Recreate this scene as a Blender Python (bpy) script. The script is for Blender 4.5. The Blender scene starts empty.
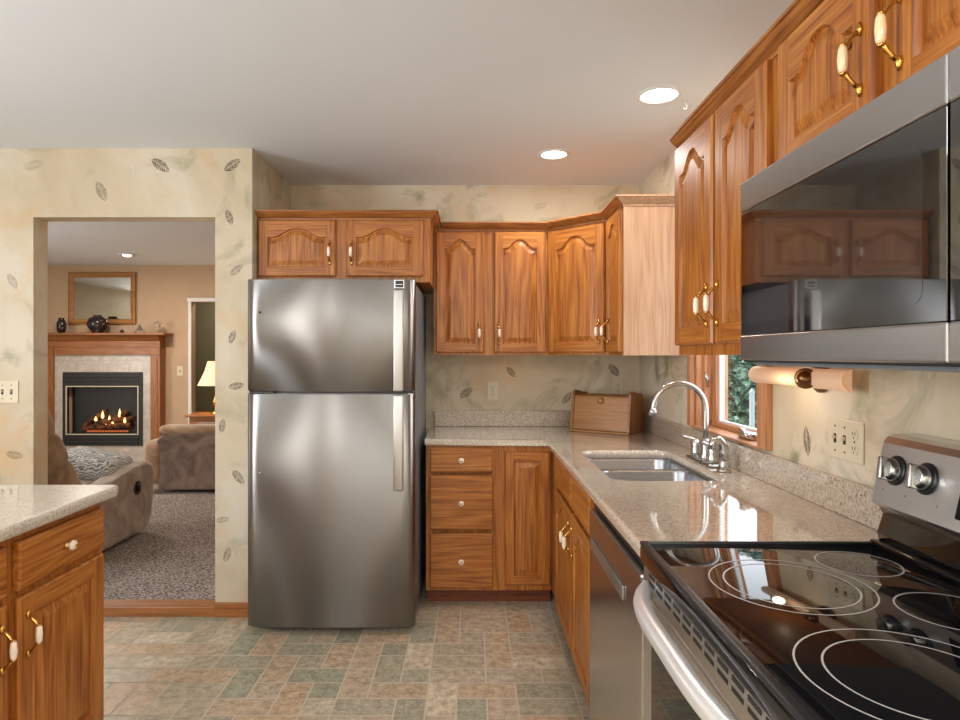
import bpy, bmesh, math, random
from mathutils import Vector, Matrix
random.seed(7)
PI = math.pi
E = 1.35            # eye height
CE0 = 2.36
sc = bpy.context.scene
C = sc.collection

# ------------------------------------------------------------------ camera
cd = bpy.data.cameras.new('camera'); cam = bpy.data.objects.new('camera', cd); C.objects.link(cam)
cam.location = (0, 0, E); cam.rotation_euler = (PI/2, 0, 0)
cd.sensor_width = 36; cd.lens = 630/960*36; cd.shift_x = 8/960; cd.shift_y = -5/960
cd.clip_start = .03; cd.clip_end = 200
sc.camera = cam
# ------------------------------------------------------------------ world, lights, exposure
sc.view_settings.view_transform = 'Standard'; sc.view_settings.look = 'None'
sc.view_settings.exposure = 0.1; sc.view_settings.gamma = 1; sc.view_settings.use_curve_mapping = False
w = bpy.data.worlds.new('world'); sc.world = w; w.use_nodes = True
bg = w.node_tree.nodes['Background']; bg.inputs[0].default_value = (.86, .93, 1, 1); bg.inputs[1].default_value = 3.4

def area(name, loc, rot, sx, sy, power, col=(1, 1, 1), spread=180):
    d = bpy.data.lights.new(name, 'AREA'); d.shape = 'RECTANGLE'; d.size = sx; d.size_y = sy
    d.energy = power; d.color = col; d.spread = math.radians(spread)
    o = bpy.data.objects.new(name, d); C.objects.link(o); o.location = loc; o.rotation_euler = rot
    return o
# unseen lamps added behind the viewpoint, standing in for daylight
area('rear_fill', (-1.1, -2.52, 1.25), (PI/2, 0, 0), .9, 2.3, 12, (.90, .95, 1))  # added for general light; the rear wall has no opening
area('fridge_streak_fill', (-2.78, -2.52, 1.2), (PI/2, 0, 0), .05, 2.35, 17, (1, .97, .92))  # narrow lamp added to draw a bright streak on the refrigerator
area('fridge_streak_fill', (-2.53, -2.52, 1.2), (PI/2, 0, 0), .05, 2.35, 17, (1, .97, .92))  # second added streak lamp beside the first
area('daylight_sink_window', (1.33, 2.62, 1.5), (0, PI/2, 0), 1.0, .6, 3, (.9, .95, 1))
area('side_fill', (-3.5, .6, 1.5), (0, -PI/2, 0), 1.3, 1.6, 80, (.90, .95, 1))  # neutral fill lamp added at the solid side wall, out of view
area('living_room_fill', (-5.65, 3.95, 1.5), (0, -PI/2, 0), 1.5, .9, 60, (1, .97, .93))  # unseen lamp added to brighten the living room; no window there
area('overhead_fill', (.2, -1.5, CE0+.04), (0, 0, 0), 1.4, 1.4, 64, (.96, .98, 1))  # broad overhead lamp added as fill, no fixture belongs to it
area('hall_fill', (-3.0, 8.1, CE0), (0, 0, 0), .4, .4, 9, (1, .92, .8))  # unseen lamp added to lighten the dark hall

# ------------------------------------------------------------------ node helpers
class NT:
    def __init__(s, name):
        s.m = bpy.data.materials.new(name); s.m.use_nodes = True
        s.t = s.m.node_tree; s.b = s.t.nodes['Principled BSDF']
    def n(s, typ, **kw):
        x = s.t.nodes.new(typ)
        for k, v in kw.items():
            if k.startswith('i_'):
                x.inputs[int(k[2:])].default_value = v
            else: setattr(x, k, v)
        return x
    def l(s, a, b): s.t.links.new(a, b)
    def coord(s, scale=(1, 1, 1), rand=True):
        tc = s.n('ShaderNodeTexCoord'); mp = s.n('ShaderNodeMapping'); mp.inputs['Scale'].default_value = scale
        if rand:
            oi = s.n('ShaderNodeObjectInfo'); m = s.n('ShaderNodeMath', operation='MULTIPLY', i_1=17.3)
            s.l(oi.outputs['Random'], m.inputs[0])
            a = s.n('ShaderNodeVectorMath', operation='ADD'); s.l(tc.outputs['Object'], a.inputs[0]); s.l(m.outputs[0], a.inputs[1])
            s.l(a.outputs[0], mp.inputs['Vector'])
        else: s.l(tc.outputs['Object'], mp.inputs['Vector'])
        return mp.outputs[0]
    def noise(s, vec, scale, detail=3, rough=.5, dist=0):
        x = s.n('ShaderNodeTexNoise'); x.inputs['Scale'].default_value = scale; x.inputs['Detail'].default_value = detail
        x.inputs['Roughness'].default_value = rough; x.inputs['Distortion'].default_value = dist
        s.l(vec, x.inputs['Vector']); return x.outputs['Fac']
    def ramp(s, fac, stops):
        r = s.n('ShaderNodeValToRGB'); e = r.color_ramp.elements
        while len(e) < len(stops): e.new(.5)
        for k, (p, c) in enumerate(stops):
            e[k].position = p; e[k].color = (*c, 1) if len(c) == 3 else c
        s.l(fac, r.inputs[0]); return r.outputs[0]
    def math(s, op, a, b=None):
        x = s.n('ShaderNodeMath', operation=op)
        for k, v in enumerate((a, b)):
            if v is None: continue
            if isinstance(v, (int, float)): x.inputs[k].default_value = v
            else: s.l(v, x.inputs[k])
        return x.outputs[0]
    def mix(s, fac, a, b, blend='MIX'):
        x = s.n('ShaderNodeMix', data_type='RGBA', blend_type=blend)
        for k, v in ((0, fac), (6, a), (7, b)):
            if isinstance(v, (int, float)): x.inputs[k].default_value = v
            elif isinstance(v, tuple): x.inputs[k].default_value = (*v, 1)
            else: s.l(v, x.inputs[k])
        return x.outputs[2]
    def bump(s, h, strength=.2, dist=.01):
        x = s.n('ShaderNodeBump'); x.inputs['Strength'].default_value = strength; x.inputs['Distance'].default_value = dist
        s.l(h, x.inputs['Height']); s.l(x.outputs[0], s.b.inputs['Normal'])
    def set(s, **kw):
        for k, v in kw.items():
            nm = {'col': 'Base Color', 'rough': 'Roughness', 'metal': 'Metallic', 'ecol': 'Emission Color', 'es': 'Emission Strength',
                  'trans': 'Transmission Weight', 'coat': 'Coat Weight', 'alpha': 'Alpha', 'ior': 'IOR', 'aniso': 'Anisotropic', 'sheen': 'Sheen Weight', 'spec': 'Specular IOR Level', 'crough': 'Coat Roughness'}[k]
            if isinstance(v, tuple): s.b.inputs[nm].default_value = (*v, 1)
            elif isinstance(v, (int, float)): s.b.inputs[nm].default_value = v
            else: s.l(v, s.b.inputs[nm])
        return s.m
def lin(r, g, b):
    f = lambda c: (c/255/12.92) if c <= 10 else ((c/255+.055)/1.055)**2.4
    return (f(r), f(g), f(b))
def plain(name, col, rough=.5, metal=0, **kw):
    n = NT(name)
    f = n.noise(n.coord((1, 1, 1)), 9, 2)
    c = n.mix(f, tuple(x*.93 for x in col), tuple(min(1, x*1.06) for x in col))
    return n.set(col=c, rough=rough, metal=metal, **kw)
def wood(name, axis, dark, mid, light, rough=.32, ring=40):
    n = NT(name)
    sc1 = [6, 6, 6]; sc1[axis] = .55
    sc2 = [170, 170, 170]; sc2[axis] = 5
    sc3 = [55, 55, 55]; sc3[axis] = 1.8
    v1 = n.coord(tuple(sc1)); big = n.noise(v1, 1, 2, .45)
    rings = n.math('SINE', n.math('MULTIPLY', big, ring*2.2)); rings = n.math('MULTIPLY_ADD', rings, .5); rings.node.inputs[2].default_value = .5
    fine = n.noise(n.coord(tuple(sc2)), 1, 2); med = n.noise(n.coord(tuple(sc3)), 1, 3)
    a = n.math('MULTIPLY', rings, .15); b = n.math('MULTIPLY', med, .32); c = n.math('MULTIPLY', fine, .70)
    f = n.math('ADD', n.math('ADD', a, b), c)
    col = n.ramp(f, [(.30, dark), (.55, mid), (.84, light)])
    n.bump(fine, .12, .002)
    return n.set(col=col, rough=rough+.06, coat=.06, crough=.2)
OD, OM, OL = lin(98, 48, 12), lin(162, 94, 32), lin(194, 130, 58)
M = {}
M['oak_v'] = wood('oak_vertical_grain', 2, OD, OM, OL)
M['oak_h'] = wood('oak_horizontal_grain', 0, OD, OM, OL)
M['oak_y'] = wood('oak_long_grain', 1, OD, OM, OL)
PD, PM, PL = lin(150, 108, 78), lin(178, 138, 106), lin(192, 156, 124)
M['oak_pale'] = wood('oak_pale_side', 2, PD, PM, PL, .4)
M['crown_x'] = wood('crown_wood', 0, lin(96, 52, 20), lin(152, 92, 42), lin(184, 122, 62))
M['crown_y'] = wood('crown_wood_long', 1, lin(96, 52, 20), lin(152, 92, 42), lin(184, 122, 62))
M['cherry'] = wood('red_brown_wood', 0, lin(104, 60, 26), lin(150, 94, 48), lin(172, 112, 62), .35)
M['cherry_v'] = wood('red_brown_wood_upright', 2, lin(104, 60, 26), lin(150, 94, 48), lin(172, 112, 62), .35)
M['casing'] = wood('window_wood', 2, lin(136, 84, 48), lin(180, 124, 82), lin(204, 150, 106), .45)
M['casing_y'] = wood('window_wood_sill', 1, lin(130, 80, 46), lin(178, 122, 80), lin(200, 148, 104), .4)
M['box_wood'] = wood('bread_box_wood', 0, lin(120, 72, 26), lin(158, 108, 54), lin(178, 128, 70), .45, 12)
M['box_end'] = wood('bread_box_end_wood', 2, lin(98, 52, 16), lin(142, 88, 38), lin(168, 112, 56), .4, 12)
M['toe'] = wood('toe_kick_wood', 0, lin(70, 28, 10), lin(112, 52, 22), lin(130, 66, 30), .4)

M['brass'] = plain('brass', lin(206, 160, 84), .22, 1)
M['ceramic'] = plain('ceramic', lin(240, 226, 205), .15, coat=.5)
M['ceramic_peach'] = plain('ceramic_cream', lin(244, 214, 170), .15, coat=.5)
M['black'] = plain('black_plastic', (.012, .012, .013), .3)
M['black_matte'] = plain('black_metal', (.015, .015, .016), .5)
M['chrome'] = plain('chrome', (.52, .515, .50), .24, 1)
M['white_plastic'] = plain('white_plastic', (.75, .74, .72), .35)
M['almond'] = plain('almond_plastic', lin(214, 202, 176), .35)
M['dark_slot'] = plain('dark_slot', (.02, .018, .015), .6)
M['white_paint'] = plain('white_paint', (.76, .76, .77), .5)
M['white_vinyl'] = plain('white_vinyl', (.85, .86, .88), .35)
M['bronze'] = plain('bronze', lin(120, 84, 52), .3, .9)

AROT = .25
def steel(name, col, rough, axis, metal=1.0, aniso=.0, bmp=.012):
    n = NT(name)
    s = [600, 600, 600]; s[axis] = 2
    v = n.coord(tuple(s)); f = n.noise(v, 1, 2) if not aniso else n.noise(n.coord((1.2, 1.2, 900)), 1, 2)
    s2 = [1.2, 1.2, 1.2]
    r = n.math('MULTIPLY_ADD', f, .12); r.node.inputs[2].default_value = rough - .06
    c = n.mix(f, tuple(x*.9 for x in col), tuple(min(1, x*1.08) for x in col))
    n.bump(f, bmp, .001)
    if aniso:
        tg = n.n('ShaderNodeTangent', direction_type='RADIAL', axis='Z'); n.l(tg.outputs[0], n.b.inputs['Tangent']); n.b.inputs['Anisotropic'].default_value = aniso; n.b.inputs['Anisotropic Rotation'].default_value = AROT
    return n.set(col=c, rough=r, metal=metal)
M['fridge'] = steel('brushed_steel_dark', (.38, .37, .362), .33, 0, aniso=1.0, bmp=.0)
M['steel'] = steel('brushed_steel', (.70, .685, .675), .34, 0)
M['steel_micro'] = steel('brushed_steel_panel', (.56, .57, .585), .24, 0)
M['sinksteel'] = steel('sink_steel', (.38, .39, .42), .26, 0)
M['handle_steel'] = steel('handle_steel', (.52, .51, .50), .38, 2)
M['oven_handle'] = plain('satin_handle', (.80, .79, .78), .32, .6)
M['side_grey'] = plain('fridge_side_paint', (.17, .19, .21), .35)
M['blackglass'] = plain('black_glass', (.004, .004, .005), .035)
def cior(m, v): m.node_tree.nodes['Principled BSDF'].inputs['Coat IOR'].default_value = v; return m
M['microglass'] = plain('microwave_glass', (.006, .006, .007), .03, spec=.9, coat=1, crough=.02)
M['microwin'] = plain('microwave_window', (.016, .017, .018), .06, spec=.9, coat=1, crough=.03)
cior(M['microglass'], 1.75); cior(M['microwin'], 1.7)
M['ring'] = plain('burner_print', (.42, .40, .38), .3)

def granite(name, base, pale, dark, speck, rough=.07, fr=150):
    n = NT(name)
    v = n.coord((1, 1, 1), rand=False)
    n1 = n.noise(v, fr, 3, .7); n2 = n.noise(v, fr*1.6, 2, .6); n3 = n.noise(v, 60, 3)
    c = n.ramp(n1, [(.30, dark), (.42, base), (.58, pale)])
    c = n.mix(n.ramp(n2, [(.60, (0, 0, 0)), (.66, (1, 1, 1))]), c, speck)
    c = n.mix(n.ramp(n3, [(.35, (0, 0, 0)), (.7, (.35, .35, .35))]), c, tuple(x*.8 for x in base))
    return n.set(col=c, rough=rough, coat=.8, crough=.03, spec=.6)
M['granite'] = granite('speckled_counter', lin(194, 178, 158), lin(220, 208, 192), lin(150, 130, 112), lin(112, 92, 76))
M['granite_edge'] = granite('speckled_counter_edge', lin(190, 178, 160), lin(216, 208, 196), lin(146, 130, 112), lin(110, 95, 80), .3)
M['splash'] = granite('speckled_splash', lin(176, 160, 142), lin(204, 190, 172), lin(126, 110, 96), lin(96, 80, 68), .25, 100)

def fabric(name, a, b, scale=26, rough=.9):
    n = NT(name); v = n.coord((1, 1, 1)); f = n.noise(v, 5, 4, .6, 1.2); g = n.noise(v, 240, 2)
    c = n.ramp(f, [(.35, a), (.65, b)])
    n.bump(g, .25, .003)
    return n.set(col=c, rough=rough, sheen=.4)
M['suede'] = fabric('suede_brown', lin(128, 110, 98), lin(172, 154, 140))
M['suede_tan'] = fabric('suede_tan', lin(134, 106, 80), lin(172, 144, 114))
M['suede_dark'] = fabric('suede_dark', lin(94, 76, 66), lin(134, 114, 102))
# leafy blue pillow
n = NT('pillow_print'); v = n.coord((1, 1, 1)); wv = n.n('ShaderNodeTexWave', wave_type='RINGS')
wv.inputs['Scale'].default_value = 16; wv.inputs['Distortion'].default_value = 14; wv.inputs['Detail'].default_value = 2; n.l(v, wv.inputs[0])
M['pillow'] = n.set(col=n.ramp(wv.outputs['Fac'], [(.25, lin(120, 132, 142)), (.5, lin(168, 174, 178)), (.75, lin(220, 220, 216))]), rough=.9)
# carpet
n = NT('carpet_pile'); v = n.coord((1, 1, 1), False); f = n.noise(v, 70, 4, .7); g = n.noise(v, 6, 3); h = n.noise(v, 190, 2)
c = n.ramp(f, [(.40, lin(88, 76, 72)), (.5, lin(172, 158, 150)), (.60, lin(236, 226, 218))])
c = n.mix(.18, c, n.ramp(g, [(.4, lin(90, 76, 68)), (.6, lin(160, 146, 136))]))
n.bump(f, 1.0, .03)
M['carpet'] = n.set(col=c, rough=1)
# ceiling
n = NT('ceiling_paint'); v = n.coord((1, 1, 1), False)
n.bump(n.noise(v, 60, 3), .05, .004)
M['ceiling'] = n.set(col=n.mix(n.noise(v, 1.2, 2), (.75, .79, .845), (.79, .83, .885)), rough=.75)
# tan living-room wall, hall green wall
M['tan_wall'] = plain('tan_wall_paint', lin(192, 164, 136), .7)
M['sage_wall'] = plain('sage_wall_paint', lin(140, 134, 104), .7)
M['grey_wall'] = plain('grey_green_wall_paint', lin(190, 180, 156), .7)
# marble surround
n = NT('pale_stone_tile'); v = n.coord((1, 1, 1), False)
bt = n.n('ShaderNodeTexBrick'); bt.offset = 0; bt.inputs['Scale'].default_value = 1; bt.inputs['Brick Width'].default_value = .31; bt.inputs['Row Height'].default_value = .31
bt.inputs['Mortar Size'].default_value = .004
sx = n.n('ShaderNodeSeparateXYZ'); n.l(v, sx.inputs[0]); cx = n.n('ShaderNodeCombineXYZ'); n.l(sx.outputs[0], cx.inputs[0]); n.l(sx.outputs[2], cx.inputs[1]); n.l(cx.outputs[0], bt.inputs[0])
f = n.noise(v, 9, 5, .6, 1.5)
c = n.ramp(f, [(.3, lin(176, 166, 156)), (.7, lin(212, 204, 196))])
c = n.mix(bt.outputs['Fac'], c, lin(184, 174, 164))
M['stone_tile'] = n.set(col=c, rough=.3)

# ---- hand-painted wall with stamped leaves
def leaf_group():
    g = bpy.data.node_groups.new('stamped_leaf', 'ShaderNodeTree')
    for nm, t in (('Vector', 'NodeSocketVector'), ('U', 'NodeSocketFloat'), ('V', 'NodeSocketFloat'), ('Angle', 'NodeSocketFloat'), ('Size', 'NodeSocketFloat')):
        g.interface.new_socket(nm, in_out='INPUT', socket_type=t)
    g.interface.new_socket('Mask', in_out='OUTPUT', socket_type='NodeSocketFloat')
    N = g.nodes; L = g.links
    gi = N.new('NodeGroupInput'); go = N.new('NodeGroupOutput')
    cb = N.new('ShaderNodeCombineXYZ'); L.new(gi.outputs['U'], cb.inputs[0]); L.new(gi.outputs['V'], cb.inputs[1])
    sb = N.new('ShaderNodeVectorMath'); sb.operation = 'SUBTRACT'; L.new(gi.outputs['Vector'], sb.inputs[0]); L.new(cb.outputs[0], sb.inputs[1])
    ro = N.new('ShaderNodeVectorRotate'); ro.rotation_type = 'Z_AXIS'; L.new(sb.outputs[0], ro.inputs['Vector']); L.new(gi.outputs['Angle'], ro.inputs['Angle'])
    dv = N.new('ShaderNodeVectorMath'); dv.operation = 'DIVIDE'; L.new(ro.outputs[0], dv.inputs[0])
    c2 = N.new('ShaderNodeCombineXYZ')
    L.new(gi.outputs['Size'], c2.inputs[0]); hm = N.new('ShaderNodeMath'); hm.operation = 'MULTIPLY'; hm.inputs[1].default_value = .42; L.new(gi.outputs['Size'], hm.inputs[0]); L.new(hm.outputs[0], c2.inputs[1]); c2.inputs[2].default_value = 1
    L.new(c2.outputs[0], dv.inputs[1])
    sp = N.new('ShaderNodeSeparateXYZ'); L.new(dv.outputs[0], sp.inputs[0])
    def m(op, a, b=None):
        x = N.new('ShaderNodeMath'); x.operation = op
        for k, q in enumerate((a, b)):
            if q is None: continue
            if isinstance(q, (int, float)): x.inputs[k].default_value = q
            else: L.new(q, x.inputs[k])
        return x.outputs[0]
    x2 = m('MULTIPLY', sp.outputs[0], sp.outputs[0]); w_ = m('SUBTRACT', 1, x2)          # leaf half-width 1-x^2
    d = m('SUBTRACT', w_, m('ABSOLUTE', sp.outputs[1]))
    r = m('GREATER_THAN', d, .0)
    vein = m('GREATER_THAN', m('ABSOLUTE', sp.outputs[1]), .07)
    sv = m('GREATER_THAN', m('ABSOLUTE', m('SINE', m('ADD', m('MULTIPLY', sp.outputs[0], 13), m('MULTIPLY', m('ABSOLUTE', sp.outputs[1]), -7)))), .25)
    out = m('MULTIPLY', r, m('MULTIPLY', vein, sv))
    L.new(out, go.inputs['Mask'])
    return g
LG = leaf_group()
def faux(name, ua, leaves, tint=0, greenish=.3, t=(1, 1, 1)):
    n = NT(name); v = n.coord((1, 1, 1), False)
    sp = n.n('ShaderNodeSeparateXYZ'); n.l(v, sp.inputs[0]); cb = n.n('ShaderNodeCombineXYZ')
    n.l(sp.outputs[ua], cb.inputs[0]); n.l(sp.outputs[2], cb.inputs[1]); uv = cb.outputs[0]
    a = n.noise(v, 1.7, 4, .55, .6); b = n.noise(v, 3.1, 4, .6, 1.4)
    ad = n.n('ShaderNodeVectorMath', operation='ADD'); ad.inputs[1].default_value = (7.3, 1.7, 3.1); n.l(v, ad.inputs[0])
    c3 = n.noise(ad.outputs[0], 2.3, 3, .55, .9)
    c = n.ramp(a, [(.36, lin(200, 186, 162)), (.52, lin(214, 202, 180)), (.66, lin(222, 214, 200))])
    c = n.mix(n.ramp(b, [(.54, (0, 0, 0)), (.70, (greenish*2,)*3)]), c, lin(152, 152, 124))
    c = n.mix(n.ramp(c3, [(.56, (0, 0, 0)), (.72, (.6, .6, .6))]), c, lin(216, 178, 132))
    c = n.mix(1.0, c, t, 'MULTIPLY')
    sp_n = n.ramp(n.noise(v, 130, 2, .6), [(.38, (.45,)*3), (.55, (1,)*3)])
    tot = None
    for (u, vv, ang, size, st) in leaves:
        g = n.n('ShaderNodeGroup'); g.node_tree = LG; n.l(uv, g.inputs[0])
        g.inputs['U'].default_value = u; g.inputs['V'].default_value = vv; g.inputs['Angle'].default_value = -ang; g.inputs['Size'].default_value = size
        q = n.math('MULTIPLY', g.outputs[0], st)
        tot = q if tot is None else n.math('MAXIMUM', tot, q)
    if tot is not None:
        c = n.mix(n.math('MULTIPLY', tot, sp_n), c, lin(76, 60, 46))
    n.bump(n.noise(v, 35, 3), .06, .004)
    return n.set(col=c, rough=.6)
def px(x, y, s): return ((x-472)/s, E+(355-y)/s)
R = math.radians
lw = [(160, 165, -35, .06, .9), (101, 191, -65, .06, .7), (33, 165, 15, .06, .35), (232, 165, 35, .055, 1), (229, 217, -70, .045, .9), (236, 270, 40, .045, .7),
      (232, 337, 70, .04, .9), (236, 386, 10, .045, .9), (12, 281, -60, .05, .5), (14, 455, -10, .05, .6), (222, 426, 80, .04, .8), (238, 477, -50, .05, .8), (227, 555, 70, .045, .7), (222, 520, 10, .04, .5)]
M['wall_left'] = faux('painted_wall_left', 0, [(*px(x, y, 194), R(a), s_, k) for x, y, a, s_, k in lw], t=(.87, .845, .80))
bw = [(511, 372, -50, .045, .9), (466, 393, 35, .055, .75), (614, 370, -50, .055, 1), (567, 398, 50, .05, .8), (540, 206, 20, .05, .25)]
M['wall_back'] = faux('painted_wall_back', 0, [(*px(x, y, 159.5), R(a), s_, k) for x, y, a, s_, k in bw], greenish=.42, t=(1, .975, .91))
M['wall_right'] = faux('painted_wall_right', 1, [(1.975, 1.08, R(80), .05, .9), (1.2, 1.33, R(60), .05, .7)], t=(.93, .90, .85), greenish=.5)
M['wall_plain'] = faux('painted_wall_plain', 1, [], greenish=.5)

# tile floor
n = NT('stone_look_floor'); at = n.n('ShaderNodeAttribute', attribute_name='tile'); v = n.coord((1, 1, 1), False)
f = n.noise(v, 26, 5, .65); g = n.noise(v, 90, 3, .6)
tone = n.ramp(at.outputs['Fac'], [(0, lin(148, 152, 132)), (.15, lin(196, 184, 162)), (.4, lin(208, 176, 142)), (.55, lin(200, 182, 156)), (.8, lin(166, 168, 146)), (.92, lin(222, 206, 180))])
c = n.mix(n.ramp(f, [(.38, (.0,)*3), (.64, (.6,)*3)]), tone, lin(116, 106, 88))
c = n.mix(n.ramp(g, [(.55, (0,)*3), (.68, (.6,)*3)]), c, lin(222, 206, 182))
n.bump(f, .15, .003)
M['tile'] = n.set(col=c, rough=.34)
M['grout'] = plain('grout', lin(204, 192, 172), .6)

# glass, tree, lawn, fire
n = NT('window_glass'); n.t.nodes.remove(n.b); tr = n.n('ShaderNodeBsdfTransparent'); gl = n.n('ShaderNodeBsdfGlossy'); gl.inputs['Roughness'].default_value = 0
mx = n.n('ShaderNodeMixShader'); mx.inputs[0].default_value = .05; n.l(tr.outputs[0], mx.inputs[1]); n.l(gl.outputs[0], mx.inputs[2])
n.l(mx.outputs[0], n.t.nodes['Material Output'].inputs[0]); M['glass'] = n.m
n = NT('spruce_needles'); v = n.coord((1, 1, 1), False); f = n.noise(v, 13, 4, .7)
M['spruce'] = n.set(col=n.ramp(f, [(.40, lin(22, 40, 32)), (.52, lin(74, 108, 88)), (.64, lin(160, 186, 166))]), rough=.7)
M['bark'] = plain('bark', lin(90, 70, 55), .9)
M['lawn'] = plain('lawn', lin(90, 110, 70), .9)
def emit(name, col, st):
    n = NT(name); return n.set(col=(0, 0, 0), ecol=col, es=st)
M['lamp_glow'] = emit('lamp_lens', (1, .97, .9), 9)
M['flame'] = emit('flame', (1, .50, .16), 4)
M['ember'] = emit('ember', (1, .22, .05), .5)
n = NT('frosted_shade'); v = n.coord((1, 1, 1)); M['frost'] = n.set(col=lin(240, 214, 186), rough=.35, ecol=(1, .62, .36), es=.12, trans=.35)
n = NT('pleated_shade'); wv = n.n('ShaderNodeTexNoise'); M['shade'] = n.set(col=lin(246, 228, 190), rough=.7, ecol=(1, .78, .45), es=.3)
n = NT('log'); v = n.coord((8, 8, 8)); M['log'] = n.set(col=n.ramp(n.noise(v, 2, 3), [(.4, lin(48, 28, 18)), (.65, lin(140, 84, 46))]), rough=.9)
M['mirror'] = plain('mirror_glass', (.75, .75, .74), .02, 1)
n = NT('dark_glaze'); v = n.coord((1, 1, 1)); M['glaze'] = n.set(col=n.ramp(n.noise(v, 24, 3), [(.4, (.012, .010, .012)), (.62, (.035, .025, .03)), (.7, lin(140, 96, 80))]), rough=.15)
M['clear'] = plain('crystal', (.8, .75, .68), .08, 0, trans=.8)

# ------------------------------------------------------------------ mesh helper
class MB:
    def __init__(s): s.b = bmesh.new(); s.T = Matrix.Identity(4)
    def vs(s, pts): return [s.b.verts.new(s.T @ Vector(p)) for p in pts]
    def face(s, pts, mat=0, smooth=False):
        try: f = s.b.faces.new(s.vs(pts))
        except ValueError: return
        f.material_index = mat; f.smooth = smooth; return f
    def box(s, x0, x1, y0, y1, z0, z1, mat=0, bev=0, seg=2, smooth=False, T=None):
        m = Matrix.Translation(((x0+x1)/2, (y0+y1)/2, (z0+z1)/2)) @ Matrix.Diagonal((abs(x1-x0), abs(y1-y0), abs(z1-z0), 1))
        if T is not None: m = T @ m
        before = set(s.b.faces)
        r = bmesh.ops.create_cube(s.b, size=1, matrix=s.T @ m)
        if bev:
            ed = set(e for v in r['verts'] for e in v.link_edges)
            bmesh.ops.bevel(s.b, geom=list(ed), offset=bev, segments=seg, profile=.5, affect='EDGES')
        for f in s.b.faces:
            if f not in before: f.material_index = mat; f.smooth = smooth
        return s
    def loft(s, loops, mat=0, cap=(True, True), smooth=True, closed=True):
        L = [s.vs(l) for l in loops]; k = len(L[0])
        for a, b in zip(L, L[1:]):
            for i in range(k if closed else k-1):
                j = (i+1) % k
                try: f = s.b.faces.new((a[i], a[j], b[j], b[i])); f.material_index = mat; f.smooth = smooth
                except ValueError: pass
        if cap[0]: f = s.b.faces.new(L[0][::-1]); f.material_index = mat
        if cap[1]: f = s.b.faces.new(L[-1]); f.material_index = mat
        return s
    def tube(s, path, rad, seg=12, mat=0, cap=True, flat=1):
        P = [Vector(p) for p in path]
        if isinstance(rad, (int, float)): rad = [rad]*len(P)
        loops = []; up = None
        for i, p in enumerate(P):
            t = (P[min(i+1, len(P)-1)]-P[max(i-1, 0)]).normalized()
            if up is None:
                up = Vector((0, 0, 1)) if abs(t.z) < .9 else Vector((1, 0, 0))
            a = t.cross(up).normalized(); up = a.cross(t).normalized()
            loops.append([p+a*math.cos(2*PI*k/seg)*rad[i]*flat+up*math.sin(2*PI*k/seg)*rad[i] for k in range(seg)])
        return s.loft(loops, mat, (cap, cap))
    def lathe(s, prof, c=(0, 0, 0), axis=(0, 0, 1), seg=24, mat=0, cap=(True, True)):
        q = Vector((0, 0, 1)).rotation_difference(Vector(axis)).to_matrix().to_4x4(); T = Matrix.Translation(c) @ q
        loops = [[T @ Vector((max(r, 1e-4)*math.cos(2*PI*k/seg), max(r, 1e-4)*math.sin(2*PI*k/seg), z)) for k in range(seg)] for r, z in prof]
        return s.loft(loops, mat, cap)
    def prism(s, poly, a0, a1, axis='y', mat=0, smooth=False):   # poly in the two other axes
        def P(u, v, a): return {'y': (u, a, v), 'x': (a, u, v), 'z': (u, v, a)}[axis]
        return s.loft([[P(u, v, a0) for u, v in poly], [P(u, v, a1) for u, v in poly]], mat, smooth=smooth)
    def fix(s):
        bmesh.ops.recalc_face_normals(s.b, faces=list(s.b.faces))
def obj(name, mb, mats, parent=None, loc=(0, 0, 0), rot=(0, 0, 0), fix=True):
    if fix: mb.fix()
    me = bpy.data.meshes.new(name); mb.b.to_mesh(me); mb.b.free()
    for m in (mats if isinstance(mats, (list, tuple)) else [mats]): me.materials.append(m)
    o = bpy.data.objects.new(name, me); C.objects.link(o); o.location = loc; o.rotation_euler = rot
    if parent is not None: o.parent = parent
    return o
def tag(o, label, cat, group=None):
    o['label'] = label; o['category'] = cat
    if group: o['group'] = group
    return o
def thing(name, label, cat, loc=(0, 0, 0), rotz=0, group=None):
    o = bpy.data.objects.new(name, None); C.objects.link(o); o.empty_display_size = .1
    o.location = loc; o.rotation_euler = (0, 0, rotz)
    return tag(o, label, cat, group)
def struct(name, mb, mats, parent=None, **k):
    o = obj(name, mb, mats, parent, **k)
    if parent is None: o['kind'] = 'structure'
    return o
def inset(poly, d):
    k = len(poly); out = []
    for i in range(k):
        p0, p1, p2 = Vector(poly[i-1]), Vector(poly[i]), Vector(poly[(i+1) % k])
        a = (p1-p0).normalized(); b = (p2-p1).normalized()
        n1 = Vector((-a.y, a.x)); n2 = Vector((-b.y, b.x)); m = (n1+n2)
        m = m.normalized() if m.length > 1e-6 else n1
        out.append(tuple(p1+m*d/max(.5, m.dot(n1))))
    return out
def sweep(mb, path, prof, mat=0, mats=None):   # path xy, profile (outward, z); outward = right side of travel
    P = [Vector(p) for p in path]; loops = []
    for i, p in enumerate(P):
        a = (P[i]-P[i-1]).normalized() if i > 0 else (P[1]-P[0]).normalized()
        b = (P[i+1]-P[i]).normalized() if i < len(P)-1 else a
        n1 = Vector((a.y, -a.x)); n2 = Vector((b.y, -b.x)); m = (n1+n2).normalized(); kf = 1/max(.4, m.dot(n1))
        loops.append([(p.x+m.x*o*kf, p.y+m.y*o*kf, z) for o, z in prof])
    L = loops
    for i in range(len(L)-1):
        mb.loft([L[i], L[i+1]], mats[i] if mats else mat, (i == 0, i == len(L)-2), smooth=False)
    return mb

# ------------------------------------------------------------------ setting
XW, YB, YL, XA, XL, YR = 1.05, 3.95, 3.25, -1.134, -3.6, -2.6   # right wall, back wall, doorway wall, alcove side, left wall, rear wall
CE = E+1.065
ZL = .045
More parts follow.
